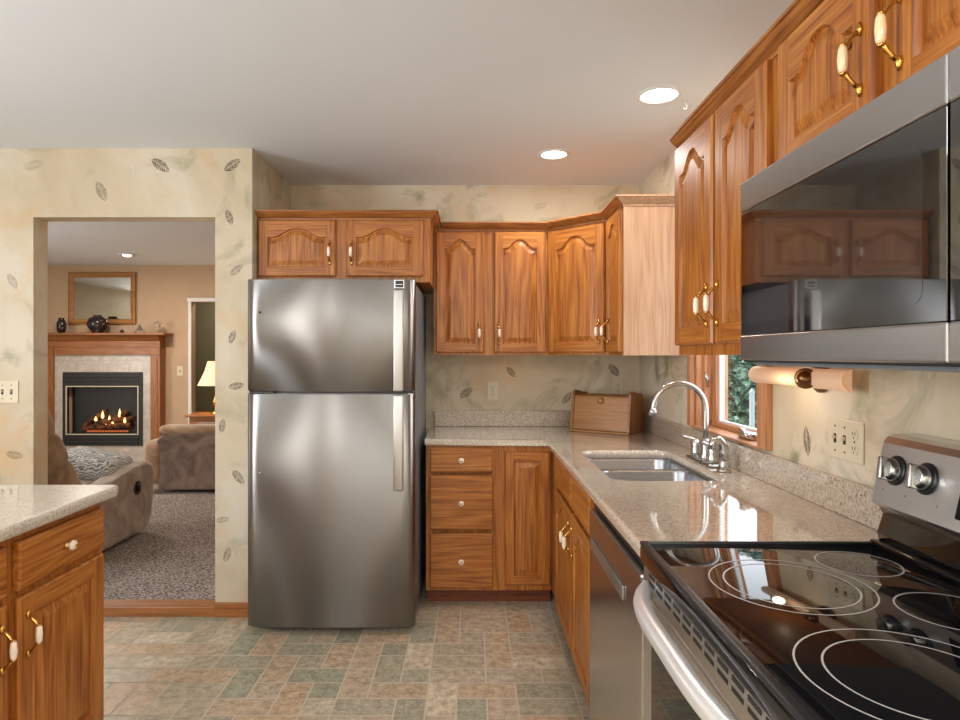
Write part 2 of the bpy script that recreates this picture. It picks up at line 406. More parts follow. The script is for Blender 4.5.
# kitchen floor with tiles laid in a mixed ashlar pattern
fl = MB(); fl.box(XL, XW+.1, YR, YL+.0, -.08, 0, 1); fl.box(XA, XW+.1, YL, YB+.1, -.08, 0, 1)
lay = fl.b.faces.layers.float.new('tile')
U = .118; nx = int((XW-XL)/U)+1; ny = int((YB-YR)/U)+1; used = set()
for j in range(ny):
    for i in range(nx):
        if (i, j) in used: continue
        opts = [(2, 1), (1, 2), (2, 1), (1, 2), (1, 1), (2, 1), (1, 2)]
        random.shuffle(opts)
        for (a, b) in opts+[(1, 1)]:
            cells = [(i+p, j+q) for p in range(a) for q in range(b)]
            if all(c not in used and c[0] < nx and c[1] < ny for c in cells): break
        used.update(cells); g = .0036
        x0, y0 = XL+i*U+g, YR+j*U+g; x1, y1 = XL+(i+a)*U-g, YR+(j+b)*U-g
        if y0 > YL-.02 and x0 < XA-.01: continue
        x1 = min(x1, XW); y1 = min(y1, YB)
        if y0 < YL < y1 and x1 < XA: y1 = YL
        f = fl.face([(x0, y0, .0012), (x1, y0, .0012), (x1, y1, .0012), (x0, y1, .0012)], 0)
        if f: f[lay] = random.random()
struct('floor', fl, [M['tile'], M['grout']], fix=False)
def wallbox(name, mat, *boxes):
    m = MB()
    for b in boxes: m.box(*b)
    return struct(name, m, M[mat] if isinstance(mat, str) else mat)
wallbox('wall_back', 'wall_back', (XA-.1, XW+.15, YB, YB+.1, 0, CE+.1))
WY0, WY1, WZ0, WZ1 = 2.20, 3.01, E-.335, E+.75       # sink window opening in the right wall
wallbox('wall_right', 'wall_right', (XW, XW+.15, YR, WY0, 0, CE+.1), (XW, XW+.15, WY1, YB, 0, CE+.1), (XW, XW+.15, WY0, WY1, 0, WZ0), (XW, XW+.15, WY0, WY1, WZ1, CE+.1))
DX0, DX1, DZ = -2.263, -1.325, E+.711
wallbox('wall_left', 'wall_left', (-6.0, DX0, YL, YL+.11, 0, CE+.1), (DX1, XA, YL, YL+.11, 0, CE+.1), (DX0, DX1, YL, YL+.11, DZ, CE+.1))
wallbox('wall_alcove', 'wall_plain', (XA-.11, XA, YL+.11, YB, 0, CE+.1))
wallbox('wall_side', 'wall_plain', (XL-.1, XL, YR, YL, 0, CE+.1))
wallbox('wall_rear', 'wall_plain', (XL-.1, XW+.15, YR-.1, YR, 0, CE+.1))
wallbox('ceiling', 'ceiling', (XL-.1, XW+.15, YR-.1, YL, CE, CE+.1), (XA-.11, XW+.15, YL, YB+.1, CE, CE+.1)).name = 'ceiling'
# living room shell
YV = 7.46
wallbox('floor_living', 'carpet', (-5.8, XA-.11, YL+.1, 9.2, -.08, ZL))
wallbox('ceiling_living', 'ceiling', (-5.9, XA-.11, YL+.11, 9.3, CE, CE+.1))
HX0, HX1, HZ = -3.32, -2.5, E+.63
wallbox('wall_living_far', 'tan_wall', (-5.8, HX0, YV, YV+.1, 0, CE), (HX1, XA-.11, YV, YV+.1, 0, CE), (HX0, HX1, YV, YV+.1, HZ, CE))
wallbox('wall_living_left', 'grey_wall', (-5.9, -5.8, YL+.11, 9.3, 0, CE))
wallbox('wall_living_right', 'tan_wall', (XA-.21, XA-.11, YL+.11, 9.3, 0, CE))
wallbox('wall_hall', 'sage_wall', (-5.8, XA-.21, 8.6, 8.7, 0, CE), )
m = MB()
sweep(m, [(HX0, 0), (HX0, 1)], [(0, 0)]) if False else None
m.box(HX0-.035, HX0+.003, YV-.02, YV-.001, ZL, HZ, 0, .004); m.box(HX1-.003, HX1+.035, YV-.02, YV-.001, ZL, HZ, 0, .004)
m.box(HX0-.045, HX1+.045, YV-.03, YV-.001, HZ, HZ+.045, 0, .006)
struct('trim_1', m, M['white_paint'])
m = MB(); m.box(DX0, DX1, YL-.006, YL+.1, 0, .052, 0, .004); struct('trim_2', m, M['cherry'])
def baseboard(name, x0, x1, y0, y1):
    m = MB(); m.box(x0, x1, y0, y1, 0, .075, 0, .003); return struct(name, m, M['cherry'])
baseboard('baseboard_left', DX1+.001, XA-.001, YL-.014, YL)
baseboard('baseboard_far_left', XL, DX0-.001, YL-.014, YL)

# ------------------------------------------------------------------ sink window
m = MB(); t = .022
m.box(XW-t, XW, WY1-.001, WY1+.0, WZ0, WZ1)
m = MB()
m.box(XW-.024, XW+.001, WY1-.045, WY1, WZ0, WZ1, 0, .004)         # far casing
m.box(XW-.024, XW+.001, WY0, WY0+.075, WZ0, WZ1, 0, .004)         # near casing
m.box(XW+.001, XW+.149, WY1-.062, WY1-.001, WZ0+.002, WZ1, 0, .003)        # far jamb
m.box(XW+.001, XW+.149, WY0+.001, WY0+.06, WZ0+.002, WZ1, 0, .003)
m.box(XW+.03, XW+.09, WY1-.085, WY1-.062, WZ0+.03, WZ1, 0, .004)  # sash stop
win = struct('window_1', m, M['casing'])
m = MB(); m.box(XW-.02, XW+.149, WY0+.06, WY1-.05, WZ0-.004, WZ0+.006, 0, .002)
obj('window_stool', m, M['casing_y'], win)
m = MB(); a, b = WY0+.06, WY1-.085; z0, z1 = WZ0+.006, WZ1-.01; x0, x1 = XW+.065, XW+.105
m.box(x0, x1, a, a+.045, z0, z1, 0, .003); m.box(x0, x1, b-.045, b, z0, z1, 0, .003); m.box(x0, x1, a+.045, b-.045, z0, z0+.024, 0, .003); m.box(x0, x1, a+.045, b-.045, z1-.045, z1, 0, .003)
sash = obj('window_sash', m, M['casing'], win)
m = MB(); m.box(x0+.012, x0+.034, b-.062, b-.045, z0+.024, z1-.045, 0, .002); m.box(x0+.012, x0+.030, a+.045, b-.062, z0+.024, z0+.034, 0, .002); m.box(x0+.012, x0+.030, a+.045, a+.06, z0+.034, z1-.045, 0, .002)
obj('glazing_bead', m, M['white_vinyl'], sash)
m = MB(); m.box(x0+.018, x0+.022, a+.06, b-.062, z0+.034, z1-.045); obj('window_pane', m, M['glass'], sash)
m = MB(); m.box(-.022, .022, -.06, .06, 0, .028, 0, .009, 3, True); m.tube([(-.012, .03, .02), (-.03, .0, .035), (-.036, -.04, .03), (-.03, -.065, .016)], [.008, .009, .008, .01]); m.lathe([(.012, 0), (.012, .02), (.006, .024)], (-.012, .03, .016))
obj('window_crank', m, M['chrome'], win, loc=(XW+.035, WY0+.27, WZ0+.006))
m = MB(); m.box(-.012, .012, -.006, .006, -.05, .05, 0, .003); m.tube([(0, -.008, -.02), (-.004, -.02, .01), (-.016, -.03, .045)], [.006, .005, .006])
m.tube([(0, -.012, .0), (.004, -.02, .03)], [.005, .004])
obj('window_lock', m, M['chrome'], win, loc=(XW+.045, WY1-.071, E-.13))

# ------------------------------------------------------------------ outdoors
m = MB(); m.box(1.3, 14, -2, 16, -.7, -.5); struct('ground', m, M['lawn'])
tree = thing('spruce_tree', 'blue green spruce tree growing outside the window over the sink', 'tree', (2.6, 5.9, -.5))
m = MB(); rnd = random.Random(3)
for k in range(5200):
    h = rnd.random()**.8; z = .1+h*2.2; rr = (1.3*(1-h*.62))*(.55+.45*rnd.random()); an = rnd.random()*2*PI
    lay_ = math.sin(z*17+an*2)*.09; rr += lay_
    c = Vector((rr*math.cos(an), rr*math.sin(an), z - rr*.22)); out = Vector((math.cos(an), math.sin(an), -.25)).normalized()
    s_ = Vector((-math.sin(an), math.cos(an), rnd.uniform(-.5, .5))).normalized(); L_ = rnd.uniform(.05, .11); wv_ = rnd.uniform(.012, .028)
    tip = c+out*L_+Vector((0, 0, rnd.uniform(-.03, .05)))
    up = out.cross(s_)*wv_*.5
    m.face([c-s_*wv_, c-up, tip], 0); m.face([c+s_*wv_, tip, c-up], 0); m.face([c-s_*wv_, tip, c+up], 0); m.face([c+s_*wv_, c+up, tip], 0)
for k in range(9):
    z = .15+k*.23; r0 = 1.02*(1-z/2.9); m.loft([[((r0*(1+.12*math.sin(5*q+k)))*math.cos(q*PI/8), (r0*(1+.12*math.sin(5*q+k)))*math.sin(q*PI/8), z-.18) for q in range(16)], [(.25*r0*math.cos(q*PI/8), .25*r0*math.sin(q*PI/8), z+.34) for q in range(16)]], 0, (True, True), False)
obj('foliage', m, M['spruce'], tree, fix=False)
m = MB(); m.lathe([(.1, 0), (.07, 1.2), (.02, 2.2)], seg=10)
for k in range(60):
    an = k*2.4; z = .3+k*.031; r = 1.05*(1-z/3.1); m.tube([(0, 0, z), (r*math.cos(an), r*math.sin(an), z-r*.22)], [.02, .005], 5)
obj('trunk', m, M['bark'], tree)
m = MB(); m.box(-.015, .015, -.015, .015, 0, 1.58, 0, .004); m.prism([(-.018, 1.58), (.018, 1.58), (0, 1.61)], -.018, .018)
tag(obj('garden_post', m, plain('weathered_white', (.36, .38, .40), .5), loc=(2.0, 4.5, -.5)), 'slim white post standing outside in front of the spruce tree', 'post')

# ------------------------------------------------------------------ cabinet kit
def add_handle(parent, x, z, yf=-.02, peach=False, L=.052):
    m = MB(); pts = []; rad = []
    for k in range(13):
        u = -1+2*k/12; pts.append((0, -.030*(1-abs(u)**2.6)-.004, u*L)); rad.append(.0036+.0012*abs(u))
    m.tube(pts, rad, 10, 0)
    for sg in (-1, 1):
        m.lathe([(.001, -.011), (.005, -.009), (.0075, 0), (.005, .008), (.0015, .014)], (0, -.0035, sg*(L+.002)), (0, 0, sg), 12, 0)
        m.lathe([(.005, 0), (.0065, .002), (.0065, .004), (.005, .006)], (0, -.0335, sg*.026-(.003)), (0, 0, 1), 12, 0)
    m.lathe([(.0055, -.024), (.0078, -.018), (.0092, 0), (.0078, .018), (.0055, .024)], (0, -.034, 0), (0, 0, 1), 16, 1)
    return obj('handle', m, [M['brass'], M['ceramic_peach' if peach else 'ceramic']], parent, loc=(x, yf, z))
def add_knob(parent, x, z, yf=-.02):
    m = MB(); m.lathe([(.009, 0), (.006, .004), (.006, .012), (.014, .015), (.016, .021), (.012, .027), (.006, .029)], (0, 0, 0), (0, -1, 0), 20, 1, )
    m.lathe([(.005, .0285), (.004, .031), (.001, .032)], (0, 0, 0), (0, -1, 0), 12, 0)
    m.lathe([(.012, 0), (.011, .003)], (0, 0, 0), (0, -1, 0), 16, 0)
    return obj('knob', m, [M['brass'], M['ceramic']], parent, loc=(x, yf, z))
def add_door(parent, x, z, w, h, arch=.045, st=.055, handle=None, peach=False, thick=.02, hz=None, hxo=.028):
    m = MB(); t = thick; e = .006
    r0 = [(0, 0), (w, 0), (w, h), (0, h)]; r2 = inset(r0, e)
    m.loft([[(u, 0, v) for u, v in r0], [(u, -t+e, v) for u, v in r0], [(u, -t, v) for u, v in r2]], 0, (True, False), False)
    xl, xr, zb = st, w-st, st; zs = h-st-arch
    N = 20; arc = []
    for k in range(N+1):
        u = -1+2*k/N; xx = (xl+xr)/2-u*(xr-xl)/2
        q = min(1, abs(u)/.80)**1.3; f = (1+math.cos(PI*q))/2 if arch else 0
        arc.append((xx, zs+arch*f*1.12))
    if not arch: arc = [(xr, zs), (xl, zs)]
    # frame faces
    F = lambda pts, mt: m.face([(u, -t, v) for u, v in pts], mt)
    F([(e, e), (xl, e), (xl, h-e), (e, h-e)], 0); F([(xr, e), (w-e, e), (w-e, h-e), (xr, h-e)], 0)
    F([(xl, e), (xr, e), (xr, zb), (xl, zb)], 1)
    for a, b in zip(arc, arc[1:]): F([a, (a[0], h-e), (b[0], h-e), b], 1)
    op = [(xl, zb), (xr, zb)]+arc
    L2 = inset(op, .004); L3 = inset(op, .010); L4 = inset(op, .034)
    m.loft([[(u, -t, v) for u, v in op], [(u, -t+.010, v) for u, v in L2], [(u, -t+.010, v) for u, v in L3], [(u, -t+.002, v) for u, v in L4]], 0, (False, True), False)
    d = obj('door', m, [M['oak_v'], M['oak_h']], parent, loc=(x, 0, z), fix=False)
    bm = bmesh.new(); bm.from_mesh(d.data); bmesh.ops.remove_doubles(bm, verts=bm.verts, dist=1e-5); bmesh.ops.recalc_face_normals(bm, faces=bm.faces); bm.to_mesh(d.data); bm.free()
    if handle is not None:
        hx = hxo if handle == 'l' else w-hxo
        add_handle(d, hx, hz if hz is not None else .11, -t, peach)
    return d
def add_drawer(parent, x, z, w, h, knob=True, thick=.02):
    m = MB(); t = thick; e = .007; r0 = [(0, 0), (w, 0), (w, h), (0, h)]; r2 = inset(r0, e)
    m.loft([[(u, 0, v) for u, v in r0], [(u, -t+e*.8, v) for u, v in r0], [(u, -t, v) for u, v in r2]], 0, (True, True), False)
    d = obj('drawer', m, M['oak_h'], parent, loc=(x, 0, z))
    if knob: add_knob(d, w/2, h/2, -t)
    return d
def frame(parent, W, z0, z1, openings):     # face frame: stiles and rails around rectangular openings (x0,x1,z0,z1)
    m = MB(); t = .019
    xs = sorted({0, W} | {o[0] for o in openings} | {o[1] for o in openings}); zs = sorted({z0, z1} | {o[2] for o in openings} | {o[3] for o in openings})
    for i in range(len(xs)-1):
        for j in range(len(zs)-1):
            cx, cz = (xs[i]+xs[i+1])/2, (zs[j]+zs[j+1])/2
            if any(o[0] < cx < o[1] and o[2] < cz < o[3] for o in openings): continue
            m.box(xs[i], xs[i+1], 0.0005, t, zs[j], zs[j+1], 0)
    return obj('face_frame', m, M['oak_v'], parent)
def carcass(parent, W, D, z0, z1, mat='oak_v', toe=0):
    m = MB(); m.box(.0005, W-.0005, .02, D, z0, z1, 0)
    o = obj('body', m, M[mat], parent)
    if toe:
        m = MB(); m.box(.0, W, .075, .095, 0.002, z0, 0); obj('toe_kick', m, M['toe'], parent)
    return o
R90 = PI/2
CT = .903; CB = CT-.036
# --- base cabinets, back run (front plane y = 3.375)
YF = 3.375
c = thing('base_cabinet', 'oak base cabinet with three drawers beside the refrigerator', 'cabinet', (-.246, YF, 0))
W = .392; frame(c, W, .09, CB-.001, [(.03, .35, .105, .85)]); carcass(c, W, .56, .09, CB-.001, toe=1)
for z0, z1 in ((.107, .397), (.418, .707), (.723, .857)): add_drawer(c, .021, z0, .337, z1-z0)
c = thing('base_cabinet', 'oak corner base cabinet with one flat raised panel door', 'cabinet', (.1465, YF, 0))
W = .2815; frame(c, W, .09, CB-.001, [(.04, .26, .14, .81)]); carcass(c, W, .56, .09, CB-.001, toe=1)
add_door(c, .027, .123, .245, .71, 0, .05)
# --- right run (front plane x = .425)
XF = .425
c = thing('base_cabinet', 'oak sink base cabinet with two doors and two false drawer fronts', 'cabinet', (XF+.004, 3.37, 0), -R90)
W = 1.185; frame(c, W, .09, CB-.001, [(.3, .72, .12, .70), (.78, 1.14, .12, .70)]); 
m = MB(); m.box(.0, .02, .02, .60, .09, CB-.002); m.box(W-.02, W, .02, .60, .09, CB-.002); m.box(.02, W-.02, .02, .6, .09, .11); m.box(.02, W-.02, .02, .03, .11, CB-.002)
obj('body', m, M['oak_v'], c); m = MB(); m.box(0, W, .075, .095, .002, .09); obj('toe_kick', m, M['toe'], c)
for x0, x1, hs in ((.255, .745, 'r'), (.775, 1.165, 'l')):
    add_drawer(c, x0, .715, x1-x0, .135, False); add_door(c, x0, .11, x1-x0, .58, .05, .05, hs, hz=.475)

# dishwasher
DWY = 2.178; DWW = .685
c = thing('dishwasher', 'stainless steel dishwasher between the sink cabinet and the range', 'dishwasher', (XF-.0, DWY, 0), -R90)
m = MB(); m.box(.008, DWW-.008, .03, .58, .02, CB-.004); obj('body', m, M['black_matte'], c)
m = MB(); m.box(.01, DWW-.01, -.022, .029, .1, CB-.04, 0, .008, 3); obj('door', m, M['steel_micro'], c)
m = MB(); m.box(.012, DWW-.012, -.006, .029, CB-.037, CB-.008, 0, .003); obj('control_strip', m, M['black'], c)
m = MB(); m.box(.06, .51, -.027, -.0225, .70, .738, 0, .002, 3, True); obj('handle', m, M['handle_steel'], c)
m = MB(); m.box(.02, DWW-.02, .06, .08, .002, .1); obj('toe_kick', m, M['black_matte'], c)

# --- countertop (L) with sink cutout
def rrect(x0, x1, y0, y1, r, z, k=5):
    out = []
    for cx, cy, a0 in ((x1-r, y0+r, -PI/2), (x1-r, y1-r, 0), (x0+r, y1-r, PI/2), (x0+r, y0+r, PI)):
        for i in range(k+1):
            a = a0+PI/2*i/k; out.append((cx+r*math.cos(a), cy+r*math.sin(a), z))
    return out
def bevel_pts(b, pred, off, seg):
    es = [e for e in b.edges if pred(e)]
    bmesh.ops.bevel(b, geom=es, offset=off, segments=seg, profile=.5, affect='EDGES')
XE, YE, RY = .394, 3.352, 1.484
m = MB(); poly = [(-.252, YE), (XE+.012, YE), (XE, YE-.012), (XE, RY), (XW-.001, RY), (XW-.001, YB-.001), (-.252, YB-.001)]
m.prism(poly, CB, CT, 'z')
def front(e):
    a, b_ = e.verts[0].co, e.verts[1].co
    on = lambda v: (v.y <= YE+.001 and v.x <= XE+.02)
    return on(a) and on(b_) and abs(a.z-b_.z) < .001 and not (abs(a.x+.252) < .001 and abs(b_.x+.252) < .001)
bevel_pts(m.b, front, .012, 4)
SX0, SX1, SY0, SY1 = .50, .912, 2.235, 2.95
ct = obj('countertop', m, M['granite']); tag(ct, 'speckled beige countertop running in an L around the sink corner', 'countertop')
cut = MB(); cut.loft([rrect(SX0, SX1, SY0, SY1, .07, CB-.05), rrect(SX0, SX1, SY0, SY1, .07, CT+.05)], 0)
co = obj('cutter', cut, M['granite'])
md = ct.modifiers.new('cut', 'BOOLEAN'); md.object = co; md.operation = 'DIFFERENCE'; md.solver = 'EXACT'
dg = bpy.context.evaluated_depsgraph_get(); me = bpy.data.meshes.new_from_object(ct.evaluated_get(dg)); ct.modifiers.clear(); ct.data = me
bpy.data.objects.remove(co)
m = MB(); m.box(-.235, XW-.022, YB-.021, YB-.001, CT+.0005, CT+.1, 0, .003); obj('backsplash', m, M['splash'], ct)
m = MB(); m.box(XW-.021, XW-.001, RY, YB-.001, CT+.0005, CT+.1, 0, .003); obj('backsplash', m, M['splash'], ct)
# island counter
IX, IY = -1.205, 2.17
m = MB(); m.prism([(IX, .3), (IX, IY-.03), (IX-.012, IY), (-2.1, IY), (-2.1, .3)], CB, CT, 'z')
bevel_pts(m.b, lambda e: abs(e.verts[0].co.z-e.verts[1].co.z) < .001 and all(v.co.x > -2.09 and v.co.y > .29 or False for v in e.verts), .013, 4)
tag(obj('countertop', m, M['granite_edge']), 'speckled beige countertop on the island by the doorway', 'countertop')
c = thing('base_cabinet', 'oak island cabinet with a door handle and white drawer knob', 'cabinet', (IX-.058, 1.245, 0), R90)
W = .905; frame(c, W, .09, CB-.001, [(.04, .42, .12, .68), (.49, .87, .12, .68), (.04, .42, .71, .82), (.49, .87, .71, .82)])
carcass(c, W, .8, .09, CB-.001, toe=1)
add_drawer(c, .487, .70, .40, .135); add_drawer(c, .045, .70, .40, .135)
add_door(c, .487, .11, .40, .57, .0, .06, 'l', hz=.46); add_door(c, .045, .11, .40, .57, 0, .06, 'r', hz=.46)
c = thing('base_cabinet', 'oak island cabinet nearest the viewer, cropped by the frame', 'cabinet', (IX-.058, .335, 0), R90)
frame(c, W, .09, CB-.001, [(.04, .87, .12, .82)]); carcass(c, W, .8, .09, CB-.001, toe=1); add_door(c, .04, .11, .82, .72, 0, .06, 'r', hz=.5)

# --- upper cabinets
UT = E+.73
CP = [(-.02, E+.712), (.004, E+.712), (.006, E+.722), (.016, E+.727), (.034, E+.741), (.038, E+.747), (.046, E+.749), (.046, E+.757), (-.02, E+.757)]
# over fridge
FX0, FX1, FY = XA+.001, -.222, 3.33
c = thing('wall_cabinet', 'oak wall cabinet with two arched doors above the refrigerator', 'cabinet', (FX0, FY, 0))
W = FX1-FX0; frame(c, W, E+.385, UT, [(.03, .40, E+.42, E+.70), (.49, .87, E+.42, E+.70)]); carcass(c, W, YB-FY-.001, E+.385, UT)
add_door(c, .008, E+.413, .407, .298, .04, .05, 'r', hz=.125); add_door(c, .473, E+.413, .402, .298, .04, .05, 'l', hz=.125)
m = MB(); sweep(m, [(0.0, -.0), (W, 0), (W, YB-3.63-.02+.29)], CP, mats=[0, 1]); obj('crown_molding', m, [M['crown_x'], M['crown_y']], c)
# back run double
UY = 3.625
x0, x1 = FX1+.001, .436
c = thing('wall_cabinet', 'oak wall cabinet with two tall arched doors right of the refrigerator', 'cabinet', (x0, UY, 0)); W = x1-x0
frame(c, W, E, UT, [(.04, .28, E+.03, E+.69), (.37, .62, E+.03, E+.69)]); carcass(c, W, YB-UY-.001, E, UT)
px_ = lambda x: (x-472)/173.8-x0
add_door(c, px_(436), E+.014, (484-436)/173.8, .692, .045, .05, 'r'); add_door(c, px_(494), E+.014, (545.5-494)/173.8, .692, .045, .05, 'l')
# diagonal corner
DL = .2875*math.sqrt(2)
c = thing('wall_cabinet', 'oak diagonal corner wall cabinet with one wide arched door', 'cabinet', (.4365, UY, 0), -PI/4)
frame(c, DL, E, UT, [(.04, DL-.04, E+.03, E+.69)])
m = MB(); m.T = Matrix.Rotation(PI/4, 4, 'Z')
g_ = .015
m.prism([(g_, g_), (.2875+g_*.9, -.2875+g_+.0), (XW-.4365-.001, -.2875+g_), (XW-.4365-.001, YB-UY-.001), (g_, YB-UY-.001)], E, UT, 'z'); obj('body', m, M['oak_v'], c)
add_door(c, .014, E+.014, DL-.03, .692, .055, .055, 'r')
# narrow
NY0 = UY-.2885; NW = NY0-3.02
c = thing('wall_cabinet', 'narrow oak wall cabinet with pale side panel next to window', 'cabinet', (.725, NY0, 0), -R90)
frame(c, NW, E, UT, [(.04, NW-.04, E+.03, E+.69)]); o = carcass(c, NW, XW-.725-.001, E, UT)
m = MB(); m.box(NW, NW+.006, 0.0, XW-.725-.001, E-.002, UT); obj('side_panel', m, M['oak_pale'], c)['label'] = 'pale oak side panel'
add_door(c, .012, E+.014, NW-.022, .692, .045, .05, 'l', hxo=.06)
m = MB(); ny = 3.02-.007
sweep(m, [(x0+.0475, UY), (.436, UY), (.725, UY-.2885), (.725, ny), (XW-.001, ny)], CP, mats=[0, 0, 1, 2])
tag(obj('crown_molding', m, [M['crown_x'], M['crown_y'], M['oak_pale']]), 'oak crown molding bending around the corner wall cabinets', 'molding')
# near right upper
NX = .725; Y1 = 2.205; Y2 = 1.50
c = thing('wall_cabinet', 'tall oak wall cabinet with two arched doors left of the microwave', 'cabinet', (NX, Y1, 0), -R90); W = Y1-Y2-.0005
frame(c, W, E, UT, [(.04, .31, E+.05, E+.69), (.40, .66, E+.05, E+.69)]); carcass(c, W, XW-NX-.001, E, UT)
add_door(c, .008, E+.033, .338, .68, .05, .055, 'r', hz=.115); add_door(c, .372, E+.033, .313, .68, .05, .055, 'l', hz=.115)
MZ0, MZ1 = E-.012, E+.408
c = thing('wall_cabinet', 'short oak wall cabinet with two arched doors above the microwave', 'cabinet', (NX, Y2, 0), -R90); W = .81
frame(c, W, MZ1+.002, UT, [(.07, .36, MZ1+.05, E+.69), (.46, .75, MZ1+.05, E+.69)]); carcass(c, W, XW-NX-.001, MZ1+.002, UT)
add_door(c, .042, MZ1+.012, .345, E+.715-MZ1-.012, .05, .055, 'r', True, hz=.115); add_door(c, .437, MZ1+.012, .345, E+.715-MZ1-.012, .05, .055, 'l', True, hz=.115)
m = MB(); sweep(m, [(NX, Y1), (NX, Y2-.81)], [(o_*.8, z_) for o_, z_ in CP], mats=[1])
tag(obj('crown_molding', m, [M['crown_x'], M['crown_y']]), 'oak crown molding over the cabinets above the microwave', 'molding')

# ------------------------------------------------------------------ refrigerator
FR = thing('refrigerator', 'stainless steel top freezer refrigerator standing in the alcove', 'refrigerator', (-1.082, 3.03, 0))
FW = .806; FT = E+.366
m = MB(); m.box(.004, FW-.004, .068, .80, .03, FT-.012, 0, .006); m.box(.03, FW-.03, .08, .75, .0015, .03); obj('body', m, M['side_grey'], FR)
def curved(z0, z1):
    m = MB(); K = 24; pts = []
    for k in range(K+1):
        u = k/K; x = u*FW; e = min(u, 1-u)*FW
        y = -.010*math.sin(PI*u)+.0; 
        if e < .012: y += .012-math.sqrt(max(0, .012**2-(.012-e)**2))
        pts.append((x, y))
    poly = pts+[(FW, .062), (0, .062)]
    m.loft([[(a, b, z0+.004) for a, b in inset(poly, .003)], [(a, b, z0+.0) for a, b in inset(poly, .008)]][::-1]+[[(a, b, z0+.004) for a, b in poly], [(a, b, z1-.004) for a, b in poly], [(a, b, z1) for a, b in inset(poly, .004)]], 0, (True, True), True)
    return m
def fdoor(z0, z1, hz0, hz1, badge):
    m = curved(z0, z1); d = obj('door', m, M['fridge'], FR)
    for p in d.data.polygons: p.use_smooth = abs(p.normal.z) < .3 and p.normal.y < .3 and abs(p.normal.x) < .8
    m = MB(); hx0, hx1 = .71, .758
    m.box(hx0, hx1, -.058, -.044, hz0, hz1, 0, .006, 3, True)
    m.box(hx0+.008, hx1-.008, -.047, -.004, hz0+.01, hz0+.04, 0, .003); m.box(hx0+.008, hx1-.008, -.047, -.004, hz1-.04, hz1-.01, 0, .003)
    obj('handle', m, M['handle_steel'], d)
    m = MB(); m.lathe([(.006, 0), (.005, .003), (.001, .004)], (.063, -.0035, (E+.205) if badge else (E-.567)), (0, -1, 0), 12); obj('hole_plug', m, M['black' if badge else 'chrome'], d)
    if badge:
        m = MB(); m.box(hx0-.001, hx1+.001, -.012, -.004, hz1+.008, hz1+.052, 1, .002); m.box(hx0+.005, hx1-.005, -.014, -.0119, hz1+.014, hz1+.046, 0, .001)
        m.box(hx0+.010, hx1-.010, -.0145, -.0139, hz1+.026, hz1+.029, 1)
        obj('handle_mount', m, [M['black'], M['chrome']], d)
fdoor(.04, E-.185, E-.64, E-.19, False)
fdoor(E-.176, FT, E-.172, E+.310, True)
m = MB(); m.box(.01, FW-.01, .02, .067, E-.186, E-.175); m.box(.01, .13, .0, .03, E-.1855, E-.1755, 0, .002); obj('hinge', m, M['black'], FR)

# ------------------------------------------------------------------ range
RG = thing('range', 'stainless steel range with black glass cooktop', 'stove', (.40, RY-.001, 0), -R90)
RW = .758; TZ = CT+.001
m = MB(); m.box(.003, RW-.003, .03, .60, .05, TZ-.041); m.box(.02, RW-.02, .06, .55, .0015, .05); obj('body', m, M['black_matte'], RG)
m = MB(); m.box(0, RW, -.006, .575, TZ-.040, TZ+.004, 0, .009, 4, True)
# raised bright rim
for (a0, a1, b0, b1) in ((.0, RW, -.006, .012), (.0, .012, -.006, .575), (RW-.012, RW, -.006, .575)):
    m.box(a0, a1, b0, b1, TZ+.001, TZ+.009, 1, .0035, 3, True)
ck = obj('cooktop', m, [M['blackglass'], M['black']], RG)
def ringm(m, cx, cy, r, wd=.0032):
    K = 56; a = [(cx+(r-wd)*math.cos(2*PI*k/K), cy+(r-wd)*math.sin(2*PI*k/K), TZ+.0044) for k in range(K)]; b = [(cx+r*math.cos(2*PI*k/K), cy+r*math.sin(2*PI*k/K), TZ+.0044) for k in range(K)]
    m.loft([a, b], 0, (False, False), False)
def wl(x, d): return (RY-.001-d, x-.40)     # world lateral, depth -> local
for (lx, d, rs) in ((.612, 1.215, (.147, .12)), (.612, .862, (.155, .118)), (.818, 1.335, (.082,)), (.83, 1.085, (.088,)), (.838, .86, (.105, .075))):
    m = MB(); 
    for r in rs: ringm(m, *wl(lx, d), r)
    obj('burner_ring', m, M['ring'], ck)
# vent strip under the cooktop, slots
m = MB(); m.prism([(.004, TZ-.041), (.05, TZ-.041), (.05, TZ-.097), (.002, TZ-.097)], .004, RW-.004, 'x')
vs = obj('vent_strip', m, M['steel'], RG)
m = MB()
for k in range(12):
    for dz in (.010, .027):
        yy = .0045
        xx = .05+k*.057; z = TZ-.042-dz
        m.box(xx, xx+.042, yy-.0022+.0, yy+.01, z-.005, z+.003, 0)
obj('vent_slot', m, M['black_matte'], vs)
m = MB(); m.box(.004, RW-.004, .0, .045, .17, TZ-.098, 0, .008, 3); 
od = obj('oven_door', m, M['steel'], RG)
m = MB(); m.box(.09, RW-.09, -.004, .002, .28, .735, 0, .002); obj('oven_window', m, M['blackglass'], od)
m = MB(); pts = []
for k in range(25):
    u = -1+2*k/24; pts.append((RW/2+u*.355, .008-.064*(1-abs(u)**3.2), TZ-.092+.018*(1-u*u)))
m.tube(pts, [.016+.003*math.cos((-1+2*k/24)*1.2) for k in range(25)], 14, 0)
for sx in (.03, RW-.03): m.box(sx-.014, sx+.014, -.012, .012, TZ-.135, TZ-.099, 0, .006, 3, True)
obj('handle', m, M['oven_handle'], od)
m = MB(); m.box(.004, RW-.004, .004, .045, .05, .162, 0, .006); obj('warming_drawer', m, M['steel'], RG)
